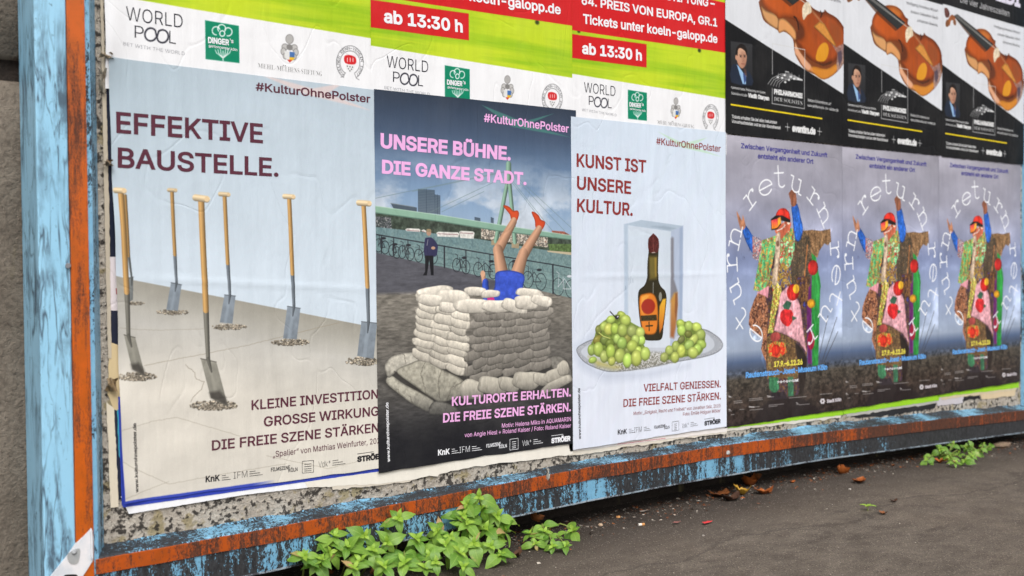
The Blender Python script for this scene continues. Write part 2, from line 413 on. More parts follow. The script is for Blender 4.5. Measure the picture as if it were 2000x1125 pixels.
def bag_row(c, z, pts, n, rx, ry, col, seed, jx=3):
    g = np.random.default_rng(seed); a, b = np.array(pts[0], float), np.array(pts[1], float)
    ang = math.atan2(b[1]-a[1], b[0]-a[0])
    for k in range(n):
        t = (k+0.5)/n; p = a+(b-a)*t+g.normal(0, jx, 2); f = 0.93+0.14*g.random()
        c.blob(z([tuple(p)])[0], rx*(0.95+.2*g.random()), ry*(0.95+.2*g.random()), np.array(col)*f, ang+g.normal(0, .06), p=3.0, shade='bag', seed=seed*10+k)

def art_stage():
    c = Canvas(P2, PW, PH, 1.3, P2R); H, W = c.H, c.W; z8 = Z(720, 280, 3.515); z9 = Z(720, 540, 2.96)
    yy, xx = np.mgrid[0:H, 0:W]; t = (yy/H)
    stops = [(0, (50, 60, 76)), (.10, (72, 88, 112)), (.18, (98, 122, 152)), (.28, (134, 160, 190)), (.38, (156, 178, 202)), (1, (160, 180, 202))]
    for ch in range(3): c.img[..., ch] = np.interp(t, [s[0] for s in stops], [s[1][ch] for s in stops])
    cl = fbm(H, W, 90, 170, 6, 11, .55); band = np.clip((t-.14)/.16, 0, 1)*np.clip((.55-t)/.1, 0, 1)
    cm = np.clip((cl-.46)/.16, 0, 1)*band; sh = fbm(H, W, 40, 60, 4, 17)
    c.img = c.img*(1-cm[..., None]*.8)+(np.array([206, 212, 220])*(0.86+.28*sh[..., None]))*cm[..., None]*.8
    # far bank, trees, town
    c.poly(z8([(30, 470), (400, 500), (800, 560), (1400, 640), (1400, 760), (800, 700), (300, 620), (30, 590)]), (66, 76, 66), noise=.45, nseed=4, ncell=9)
    c.pattern(z8([(30, 500), (150, 505), (160, 590), (30, 585)]), [(70, 75, 80), (110, 112, 115), (60, 66, 66), (140, 140, 140)], 7, seed=5)
    c.pattern(z8([(770, 585), (1230, 640), (1230, 715), (770, 655)]), [(150, 140, 125), (190, 178, 160), (110, 105, 98), (205, 195, 180), (120, 90, 75)], 8, seed=6)
    for (x0, y0, x1, y1, k) in [(338, 312, 452, 482, 0), (450, 350, 490, 488, 1), (836, 505, 856, 550, 2), (725, 505, 765, 535, 2)]:
        c.poly(z8([(x0, y0), (x1, y0+8), (x1, y1), (x0, y1-6)]), (72, 88, 104), col2=(92, 106, 120))
        if k < 2:
            for r_ in range(15): c.line(z8([(x0+4, y0+8+r_*11), (x1-4, y0+15+r_*11)]), (128, 142, 152), 1.3, .55)
            c.line(z8([((x0+x1)/2, y0), ((x0+x1)/2, y1)]), (50, 62, 76), 1.5, .7)
    c.poly(z8([(150, 410), (330, 440), (330, 470), (175, 455)]), (80, 92, 104)); c.line(z8([(150, 411), (310, 436)]), (130, 140, 146), 2)
    # river
    wq = z8([(30, 572), (400, 612), (740, 655), (1230, 735), (1400, 755), (1400, 1080), (30, 800)])
    c.poly(wq, (108, 134, 138), col2=(124, 146, 140)); c.pattern(wq, [(92, 118, 124), (112, 138, 140), (128, 150, 148)], 9, a=.45, seed=8)
    for x0, y0, x1, y1 in [(250, 582, 355, 608), (360, 590, 395, 612), (462, 606, 620, 645), (618, 600, 725, 655)]:
        c.poly(z8([(x0, y0+8), (x0+15, y0), (x1-10, y0+4), (x1, y0+14), (x1-6, y1), (x0+8, y1-6)]), (214, 212, 206), noise=.2, ncell=5)
        c.line(z8([(x0+10, y0+14), (x1-10, y0+20)]), (120, 60, 70), 1.6, .8)
    c.poly(z8([(1230, 690), (1400, 690), (1400, 748), (1240, 735)]), (88, 110, 66), noise=.4); c.poly(z8([(1225, 735), (1400, 748), (1400, 768), (1230, 745)]), (190, 176, 148))
    c.poly(z8([(1255, 598), (1340, 605), (1400, 640), (1260, 625)]), (150, 90, 75), noise=.4)
    for x0, x1, y0 in [(840, 905, 665), (980, 1032, 685)]: c.poly(z8([(x0, y0), (x1, y0), (x1, y0+36), (x0, y0+32)]), (164, 148, 120))
    # cable-stayed bridge
    gr, gd = (142, 178, 156), (92, 122, 108)
    for a, b in [((945, 190), (40, 378)), ((945, 195), (300, 330)), ((850, 270), (400, 482)), ((790, 330), (500, 470)), ((980, 200), (1390, 580)), ((985, 215), (1345, 602)), ((980, 250), (1260, 600)), ((975, 260), (1180, 520))]:
        c.line(z8([a, b]), (112, 132, 132), 1.6, .75)
    c.pcap(*z8([(957, 145), (957, 292)]), 5, 5.5, gr, .5); c.pcap(*z8([(946, 285), (872, 668)]), 3.6, 4.2, gr, .6); c.pcap(*z8([(966, 285), (1003, 675)]), 3.6, 4.2, gr, .6)
    c.poly(z8([(30, 428), (500, 496), (900, 562), (1400, 636), (1400, 664), (900, 604), (500, 540), (30, 476)]), gr, col2=(128, 164, 146)); c.line(z8([(30, 474), (500, 538), (900, 602), (1400, 662)]), gd, 3)
    c.line(z8([(30, 428), (500, 494), (900, 560), (1400, 634)]), (176, 204, 186), 2)
    # quay
    qy = [(30, 745), (380, 826), (520, 850), (900, 950), (1250, 1028), (1400, 1065)]
    dark = z8(qy)+[(1125, 960), (700, 960)]
    c.poly(dark, (84, 84, 90))
    q = c.mask_poly(c.to(dark), 1.5); sl, mk, X, Y, sd = q; yq = c.to(z8([(700, 1000)]))[0][1]; lit = np.clip((Y-yq)/12, 0, 1)
    rows = fbm(*X.shape, 5, 22, 4, 21, .6); big = fbm(*X.shape, 40, 130, 3, 22)
    shp = np.clip((Y-yq)/420, 0, 1); base = np.array([88, 88, 95.])*(1-lit[..., None])+(np.array([136, 130, 120.])*(1-shp[..., None])+np.array([76, 74, 73.])*shp[..., None])*lit[..., None]
    f = 0.62+0.62*rows+0.25*(big-.5); f = np.where(lit > .5, f, 0.85+.3*rows); c.put(sl, mk, base*f[..., None])
    # railing, bicycles
    k = (48, 50, 56)
    c.line(z8([(30, 622), (515, 706), (930, 778), (1265, 832), (1400, 858)]), k, 3.4)
    for y_ in (40, 80, 120): c.line(z8([(30, 622+y_), (515, 706+y_*1.05), (930, 778+y_*1.2), (1265, 832+y_*1.4), (1400, 858+y_*1.5)]), (70, 80, 84), 1.0, .7)
    for x0, y0, y1, w in [(85, 632, 755, 3), (170, 648, 770, 3), (268, 664, 790, 3), (516, 706, 852, 5), (665, 732, 880, 4), (830, 760, 920, 3), (1265, 832, 1030, 6)]: c.line(z8([(x0, y0), (x0, y1)]), k, w)
    for (x, y, r_, x2) in [(65, 700, 45, 110), (160, 735, 40, 190), (228, 746, 44, 282), (340, 770, 44, 440), (600, 836, 46, 664), (748, 866, 50, 850), (985, 850, 40, 1010), (1092, 936, 58, 1182), (1300, 985, 62, 1390)]:
        rr = r_/3.515; p1, p2 = z8([(x, y), (x2, y+14)])
        for p in (p1, p2): c.ring(p, rr*.62, rr, (38, 40, 46), 2.0, .95)
        col = (46, 46, 52) if x != 1300 else (200, 205, 210)
        c.line([p1, ((p1[0]+p2[0])/2, p1[1]-rr*.9), p2, ((p1[0]+p2[0])/2-2, p2[1]), ((p1[0]+p2[0])/2-3, p1[1]-rr*1.1)], col, 2.2, .9)
        c.line([(p1[0]-3, p1[1]-rr*1.7), (p1[0]+2, p1[1]-rr*1.5), p1], col, 1.8, .9); c.blob((p2[0]-3, p2[1]-rr*1.4), 5, 2.5, col)
    # bystander
    c.poly(z8([(384, 660), (400, 648), (432, 648), (468, 690), (470, 730), (455, 775), (380, 772)]), (52, 52, 82), smooth=3); c.blob(z8([(411, 612)])[0], 4.6, 6.4, (176, 140, 118)); c.blob(z8([(411, 598)])[0], 4.8, 3.2, (150, 130, 100))
    c.poly(z8([(384, 770), (440, 770), (442, 905), (424, 905), (412, 800), (398, 890), (395, 906), (368, 906), (384, 880)]), (30, 30, 34)); c.blob(z8([(440, 718)])[0], 4, 3, (190, 150, 125)); c.line(z8([(405, 660), (398, 700)]), (190, 190, 190), 2, .7)
    # legs in the air
    sk = (206, 158, 128)
    c.poly(z8([(922, 432), (940, 426), (968, 440), (990, 462), (1022, 462), (1030, 492), (1010, 540), (978, 530), (966, 488)]), (208, 78, 42), smooth=4, edge=.25)
    c.poly(z8([(1118, 476), (1134, 470), (1166, 494), (1180, 522), (1208, 536), (1208, 562), (1180, 600), (1146, 578), (1140, 530)]), (206, 76, 42), smooth=4, edge=.25)
    c.pcap(*z8([(994, 535), (886, 735)]), 6.2, 9.5, sk, .5); c.pcap(*z8([(1168, 590), (1062, 765)]), 6.0, 9.5, sk, .5)
    c.pcap(*z8([(886, 735), (915, 905)]), 9.3, 13, sk, .5); c.pcap(*z8([(1062, 760), (1015, 905)]), 9.5, 12.5, sk, .5)
    c.poly(z8([(868, 892), (930, 872), (1000, 876), (1066, 904), (1062, 965), (1040, 1060), (1000, 1100), (880, 1100), (826, 1060), (862, 985)]), (62, 88, 196), smooth=3, noise=.18, ncell=12, edge=.3)
    c.pcap(*z8([(783, 905), (786, 950)]), 4.2, 4.2, sk, .4); c.blob(z8([(780, 895)])[0], 4.5, 6.5, (214, 165, 135)); c.pcap(*z8([(796, 955), (806, 1070)]), 6.0, 6.8, (62, 92, 200), .5); c.poly(z8([(810, 1060), (850, 1040), (870, 1100), (815, 1100)]), (200, 50, 130))
    # sandbag stack: shadow, base ring, walls, rim
    c.poly(z9([(60, 600), (130, 520), (1130, 470), (1180, 560), (1160, 660), (700, 720), (360, 790), (180, 700)]), (52, 50, 48), a=.75, fe=14)
    L, D_, Mid = (218, 210, 195), (146, 140, 131), (176, 170, 158)
    for q_, cc, dk in [([(100, 612), (130, 572), (210, 625), (370, 712), (352, 782), (250, 735), (180, 682)], (186, 181, 166), .8), ([(96, 545), (98, 500), (150, 455), (262, 438), (296, 470), (270, 500), (165, 548), (118, 585)], (206, 200, 186), .75), ([(345, 790), (370, 725), (450, 730), (520, 770), (480, 800), (400, 800)], (150, 146, 136), .8),
                       ([(160, 548), (230, 505), (330, 478), (420, 535), (545, 600), (545, 680), (470, 716), (400, 722), (330, 680), (240, 615)], (176, 171, 156), .82), ([(1040, 470), (1110, 462), (1160, 520), (1170, 600), (1080, 560)], (132, 128, 120), .8)]:
        c.poly(z9(q_), cc, col2=tuple(np.array(cc)*dk), smooth=4, noise=.22, ncell=9, edge=.35)
    for L_ in ([(330, 480), (300, 560), (330, 680)], [(420, 535), (400, 620), (410, 720)], [(545, 610), (480, 640), (450, 715)], [(160, 650), (185, 690)], [(230, 690), (255, 735)], [(200, 450), (215, 500)]): c.line(z9(L_), (96, 91, 82), 2.2, .6, fe=3, wob=1.2, seed=3)
    c.line(z9([(150, 550), (250, 640), (380, 715)]), (60, 56, 52), 4, .8, fe=4)
    for i in range(9, -1, -1):
        yl, yc, yr = 118+i*39, 172+i*44.5, 152+i*36.5; xl, xc, xr = 290-i*3+ (8 if i % 2 else 0), 588-i*4.2, 1036-i*1
        st_ = 46 if i % 2 else 0
        bag_row(c, z9, [(xc-2+st_, yc+16), (xr+st_*.3, yr+16)], 5, 17.5, 9.6, np.array(D_)*(1-.014*i), 40+i)
        if i < 9: bag_row(c, z9, [(xl, yl+8), (xc-8, yc+14)], 3, 19.5, 9.4, np.array(L)*(1-.012*i), 70+i, 6)
    for x, y, rx, ry, an, s in [(610, 85, 20, 9, .1, 1), (930, 95, 26, 9, .1, 2), (700, 100, 18, 8, 0, 3), (380, 95, 34, 14, -.15, 4), (480, 118, 34, 14, .12, 5), (350, 135, 26, 11, .15, 6), (455, 178, 18, 10, .2, 7), (595, 170, 36, 14, .08, 8), (738, 172, 28, 13, .05, 9), (840, 172, 24, 13, .25, 10), (915, 150, 26, 13, .1, 11), (1000, 140, 20, 11, .25, 12)]:
        c.blob(z9([(x, y)])[0], rx, ry, (220, 212, 198), an, p=2.8, shade='bag', seed=100+s)
    for x, y, rx, ry, an, s in [(592, 655, 23, 19, .02, 4), (712, 632, 27, 18, .2, 5), (812, 624, 21, 15, .25, 6), (912, 602, 27, 18, .2, 7), (1000, 592, 18, 12, .1, 8), (1072, 570, 20, 14, -.2, 9), (1122, 530, 11, 15, -.3, 10), (1085, 622, 30, 10, -.25, 11)]:
        c.blob(z9([(x, y)])[0], rx, ry, (176, 170, 157), an, p=2.8, shade='bag', seed=130+s)
    for p_ in [((590, 210), (565, 600)), ((690, 270), (698, 350)), ((735, 215), (738, 420))]: c.line(z9(p_), (96, 90, 82), 1.4, .5)
    # the print darkens to near black at its foot (designed gradient under the small print)
    g = np.clip((t-.80)/.14, 0, 1)[..., None]; c.img = c.img*(1-g*.86)+np.array([26, 26, 31])*g*.86
    c.poly([(940, 205), (1020, 238), (1080, 222), (1030, 243), (1112, 268), (1000, 248)], (74, 132, 122), a=.75, fe=3)
    return c.img

def art_bottle():
    c = Canvas(P3, PW, PH, 1.3); H, W = c.H, c.W; zb = Z(1200, 420, 4.327); zt = Z(1120, 600, 6.667)
    yy, xx = np.mgrid[0:H, 0:W]; t = (yy/H)[..., None]; u = (xx/W)[..., None]
    c.img[:] = np.array([206, 218, 232])*(1-t)+np.array([222, 226, 238])*t
    c.img += (u-.5)*8
    c.poly(zt([(10, 500), (250, 330), (320, 300), (300, 420), (60, 560)]), (176, 186, 204), a=.5, fe=30)
    c.poly(zt([(20, 600), (300, 830), (900, 860), (1500, 760), (1000, 900), (400, 960), (60, 760)]), (168, 176, 194), a=.55, fe=40)
    tray = zt([(32, 560), (110, 475), (300, 405), (700, 382), (1200, 362), (1640, 278), (1850, 365), (1938, 478), (1885, 575), (1700, 648), (1300, 722), (900, 802), (500, 842), (300, 800), (120, 705)])
    c.poly(tray, (168, 172, 180), smooth=6, edge=.35)
    r = c.mask_poly(smooth_poly(c.to(tray), 6), 1.5); sl, mk, X, Y, sd = r
    sp = np.random.default_rng(5).random(X.shape); rim = np.clip(1-np.abs(sd-7)/6, 0, 1); c.put(sl, mk*rim*.75, np.where(sp[..., None] > .55, [222, 224, 228], [128, 130, 138]))
    c.poly(zt([(95, 565), (240, 460), (420, 420), (1200, 392), (1640, 325), (1790, 400), (1830, 490), (1780, 560), (1640, 610), (1250, 680), (850, 745), (520, 785), (330, 750), (160, 660)]), (198, 203, 212), a=.9, smooth=6, fe=3)
    # ice block with the bottle frozen inside
    c.poly(zb([(75, 80), (220, 42), (575, 92), (570, 930), (470, 1120), (245, 1120), (80, 860)]), (200, 211, 223), col2=(210, 217, 227), fe=2)
    c.poly(zb([(75, 80), (220, 42), (575, 92), (472, 138)]), (168, 184, 200), a=.85, fe=3); c.poly(zb([(300, 95), (420, 92), (520, 115), (440, 125)]), (138, 152, 166), a=.6, fe=8)
    c.poly(zb([(472, 138), (575, 92), (570, 930), (470, 1120)]), (172, 184, 206), a=.9, fe=2); c.poly(zb([(545, 110), (575, 92), (570, 930), (545, 980)]), (150, 166, 192), a=.7, fe=9)
    c.poly(zb([(75, 80), (108, 74), (112, 900), (80, 860)]), (172, 188, 206), a=.8, fe=8)
    for x, y0, y1 in [(118, 530, 590), (132, 520, 575), (150, 540, 570), (90, 600, 630)]: c.line(zb([(x, y0), (x+2, y1)]), (96, 112, 132), 2, .5)
    c.poly(zb([(472, 200), (482, 185), (496, 195), (497, 540), (528, 640), (500, 720), (470, 740)]), (112, 108, 112), a=.75, fe=9)
    c.poly(zb([(472, 720), (500, 660), (528, 655), (532, 760), (520, 930), (500, 1040), (470, 1030)]), (206, 150, 66), a=.9, fe=12, col2=(150, 84, 44)); c.poly(zb([(510, 660), (530, 655), (532, 760), (520, 900), (508, 820)]), (110, 60, 40), a=.6, fe=6)
    bt = zb([(282, 300), (280, 205), (300, 192), (312, 165), (326, 158), (340, 185), (366, 208), (366, 300), (362, 400), (364, 530), (384, 598), (422, 640), (437, 700), (430, 800), (412, 950), (396, 1045), (330, 1060), (246, 1046), (222, 950), (205, 850), (195, 710), (204, 636), (248, 592), (268, 530), (272, 400)])
    c.poly(bt, (52, 46, 30), smooth=4, edge=.3)
    c.poly(zb([(285, 350), (352, 350), (350, 540), (290, 545)]), (128, 112, 52), a=.75, fe=12); c.poly(zb([(330, 360), (350, 360), (348, 520), (335, 520)]), (170, 140, 60), a=.6, fe=6)
    c.poly(zb([(282, 300), (280, 205), (312, 165), (326, 158), (366, 208), (365, 300), (322, 322)]), (84, 36, 34), smooth=3, noise=.4, ncell=5); c.line(zb([(320, 190), (322, 310)]), (140, 80, 76), 2.5, .7); c.line(zb([(310, 318), (335, 316)]), (205, 200, 190), 3, .8)
    c.poly(zb([(205, 700), (250, 662), (320, 662), (358, 730), (366, 860), (352, 985), (300, 1012), (244, 992), (214, 880)]), (222, 128, 44), smooth=4, fe=4, edge=.45)
    c.poly(zb([(226, 690), (262, 672), (290, 680), (260, 720), (235, 830), (222, 800)]), (240, 178, 84), a=.7, fe=8)
    c.blob(zb([(282, 772)])[0], 13.5, 15, (160, 48, 34), fe=4); c.poly(zb([(218, 850), (352, 842), (356, 890), (222, 896)]), (60, 50, 26), fe=3, noise=.5, ncell=4)
    c.line(zb([(288, 905), (290, 975)]), (52, 48, 28), 5); c.line(zb([(262, 938), (318, 934)]), (52, 48, 28), 5)
    c.poly(zb([(378, 770), (405, 710), (432, 705), (424, 820), (404, 950), (378, 1000), (372, 880)]), (232, 180, 56), fe=5, col2=(196, 104, 40)); c.line(zb([(322, 570), (322, 660)]), (200, 205, 205), 3, .6); c.blob(zb([(384, 690)])[0], 3, 9, (205, 206, 196), a=.6)
    r = c.mask_poly(c.to(zt([(480, 640), (1000, 580), (1400, 600), (1300, 720), (900, 800), (560, 830)])), 12); sl, mk, X, Y, sd = r
    sp = fbm(*X.shape, 3, 4, 2, 6); c.put(sl, mk*.8, np.where(sp[..., None] > .52, [206, 204, 196], [116, 112, 96]))
    c.poly(zt([(190, 640), (420, 720), (620, 780), (520, 810), (300, 770)]), (172, 160, 70), a=.7, fe=20)
    gl = [(620, 105, 55, 50), (480, 160, 55, 50), (670, 170, 65, 70), (320, 295, 40, 60), (390, 250, 50, 60), (310, 420, 60, 55), (400, 430, 60, 60), (470, 470, 60, 60), (450, 285, 55, 75), (530, 280, 50, 70), (560, 410, 45, 60), (700, 410, 50, 60), (630, 300, 60, 80), (755, 310, 60, 75), (862, 330, 55, 70), (880, 430, 45, 60), (240, 685, 50, 40), (225, 555, 45, 70), (315, 545, 60, 90), (545, 540, 40, 60), (800, 420, 50, 60), (390, 640, 50, 75), (475, 575, 55, 90), (625, 465, 58, 75), (700, 580, 50, 60), (760, 505, 65, 75), (840, 560, 40, 50), (490, 700, 45, 55), (600, 630, 65, 90), (695, 690, 55, 90), (815, 660, 65, 100), (930, 605, 60, 85)]
    gr_ = [(1390, 210, 50, 50), (1495, 245, 50, 65), (1600, 260, 60, 60), (1400, 300, 50, 70), (1650, 360, 60, 70), (1560, 420, 60, 60), (1490, 350, 45, 45), (1400, 420, 45, 45), (1660, 480, 60, 55), (1325, 510, 45, 70), (1245, 560, 50, 60), (1500, 490, 60, 60), (1400, 570, 50, 80), (1180, 650, 50, 60), (1320, 650, 50, 70), (1610, 540, 50, 60), (1550, 590, 65, 70)]
    g = np.random.default_rng(2)
    for q_ in ([(200, 560), (270, 380), (300, 260), (430, 150), (620, 80), (720, 180), (900, 300), (905, 480), (980, 600), (880, 660), (760, 740), (620, 690), (480, 720), (350, 660)], [(1340, 210), (1480, 190), (1660, 260), (1710, 450), (1640, 620), (1480, 640), (1200, 690), (1150, 640), (1300, 480), (1380, 380)]): c.poly(zt(q_), (118, 136, 62), smooth=3, fe=3, noise=.3)
    for k, (x, y, rx, ry) in enumerate(gl+gr_):
        dk = 0.68 if (x, y) in ((310, 420), (400, 430), (470, 470), (545, 540), (700, 410), (700, 580), (1490, 350), (1400, 420), (320, 295)) else 1
        base = np.array([186, 204, 104])*dk*(0.92+.16*g.random())+g.normal(0, 5, 3)
        p = zt([(x, y)])[0]; c.blob((p[0]+.6, p[1]+1.2), rx/6.667*1.06, ry/6.667*1.04, (96, 112, 48), a=.4); c.blob(p, rx/6.667*1.08, ry/6.667*1.06, base, g.normal(0, .2), shade='grape')
    c.line(zt([(470, 55), (520, 110), (560, 150), (590, 110)]), (40, 36, 42), 4); c.blob(zt([(560, 130)])[0], 4, 4, (44, 40, 46)); c.blob(zt([(570, 122)])[0], 1.6, 1.6, (220, 220, 225)); c.line(zt([(325, 330), (380, 375), (470, 405)]), (206, 212, 120), 3)
    c.poly([(1284, 257), (1334, 280), (1380, 269), (1350, 285), (1408, 306), (1330, 288)], (188, 220, 190), a=.75, fe=3)
    return c.img

def art_race():
    c = Canvas(RX[2], PW, PH, 1.0); H, W = c.H, c.W; o = RX[2]; z7 = Z(900, 0, 2.96)
    yy, xx = np.mgrid[0:H, 0:W]
    st = fbm(H, W, 16, 420, 4, 31, .6); bl = fbm(H, W, 60, 260, 3, 33)
    yl = c.to([(1117, 143)], o)[0][1]; t = np.clip((yl-yy)/300, 0, 1)
    n = np.clip((st*.7+bl*.5-.32)*2.6, 0, 1)
    c.img[:] = np.array([138, 184, 30])*(1-n[..., None])+np.array([192, 212, 44])*n[..., None]
    c.img = c.img*(1-.25*t[..., None])+np.array([178, 206, 40])*.25*t[..., None]
    top = np.clip((yl-420-yy)/140, 0, 1)[..., None]; c.img = c.img*(1-top)+np.array([120, 160, 190])*top
    p, q = c.to([(1117, 143), (1416, 192)], o); yb = p[1]+(xx-p[0])*(q[1]-p[1])/(q[0]-p[0]); m = np.clip((yy-yb)/1.2+.5, 0, 1)[..., None]
    c.img = c.img*(1-m)+np.array([236, 236, 238])*m
    for x, y, rx, ry in [(685, 180, 8, 5), (1380, 292, 8, 6)]: c.blob(z7([(x, y)])[0], rx*.6, ry, (40, 50, 20), a=.9, fe=3, o=o, soft=.6)
    red = (204, 32, 36)
    big = c.to(z7([(638, 172), (1530, 304)]), o); small = c.to(z7([(638, 195), (1077, 255), (1077, 390), (638, 333)]), o)
    c.poly([(0, big[0][1]-150), (W, big[0][1]-150), (W, big[1][1]), (0, big[0][1])], red, raw=True); c.poly([(0, small[0][1]), tuple(small[1]), tuple(small[2]), (0, small[3][1])], red, raw=True)
    # sponsor emblems on the white strip, measured on the left sheet
    o = RX[0]; g = (12, 132, 98); wt = (238, 240, 238)
    c.poly([(402, 39), (468, 50), (469, 123), (403, 115)], g, o=o)
    for a in (-90, -20, 215): c.ring((434.5+11.5*math.cos(R(a))*1.15, 65+9.5*math.sin(R(a))), 7.6, 8.0, wt, 2.0, a0=a-128, a1=a+128, n=18, o=o)
    c.ring((435.5, 65), 4.8, 5.4, wt, 2.0, o=o)
    for s in (-1, 1):
        for e in (5, 10, 15): c.line([(437+s*e, 95+e*.15), (437+s*e*.85, 103), (437+s*1.5, 112)], wt, 1.6, o=o)
    c.line([(437, 99), (437, 118)], wt, 1.8, o=o)
    gr = (128, 126, 124)      # grey coat of arms
    c.blob((567, 76), 7.5, 9, (176, 174, 172), o=o); c.ring((567, 76), 7.5, 9, gr, 1, o=o)
    for s in (-1, 1):
        for k, (dx, dy, rx, ry) in enumerate([(9, 92, 6, 6), (12, 101, 5, 7), (8, 110, 5, 6)]): c.blob((567+s*dx, dy+s*.8), rx, ry, (190, 188, 186), o=o); c.ring((567+s*dx, dy+s*.8), rx, ry, (120, 118, 116), 1.2, .8, o=o)
    c.blob((567, 92), 6, 6, (130, 128, 126), o=o); c.poly([(557, 99), (577, 102), (576, 114), (567, 122), (558, 112)], (222, 222, 220), o=o); c.poly([(567, 100.5), (577, 102), (576, 114), (567, 121)], (70, 110, 170), o=o); c.poly([(567, 111), (577, 112), (575, 116), (567, 121)], (230, 180, 40), o=o); c.poly([(562, 116), (572, 117), (567, 122)], (200, 60, 50), o=o)
    for (rx, ry) in ((26.5, 33), (19.5, 23)): c.ring((685, 122), rx, ry, (120, 120, 122), 1.3, a0=118, a1=422, n=40, o=o)
    for s in (-1, 1): c.line([(685+s*12.6, 151+s*1.5), (685+s*18, 153+s*2.6)], (120, 120, 122), 1.3, o=o); c.line([(685+s*9, 142.5+s), (685+s*12.6, 151+s*1.5)], (120, 120, 122), 1.3, o=o)
    c.poly([(674, 110), (681, 107), (691, 109), (697, 114), (695, 125), (676, 123)], (206, 40, 44), smooth=3, o=o)
    for x in (680, 685.5, 691): c.line([(x, 113), (x, 120)], (240, 235, 235), 1.6, o=o)
    c.poly([(676, 125), (695, 127), (693, 136), (685, 142), (677, 134)], (228, 228, 228), o=o)
    for x, y in ((680, 129), (685, 130), (690, 131), (682, 134), (688, 135), (685, 138)): c.blob((x, y), 1, 1.2, (60, 60, 60), o=o)
    c.ring((295.5, 67), 11.5, 12.5, (34, 34, 46), 2.8, a0=48, a1=322, n=26, o=o); c.ring((318.5, 70.5), 11.5, 12.5, (34, 34, 46), 2.8, a0=-132, a1=142, n=26, o=o)
    c.line([(303, 76.5), (308, 71), (311, 61)], (34, 34, 46), 2.8, o=o); c.line([(304.5, 59.5), (306.5, 69), (309.5, 78)], (34, 34, 46), 2.8, o=o)
    return c.img

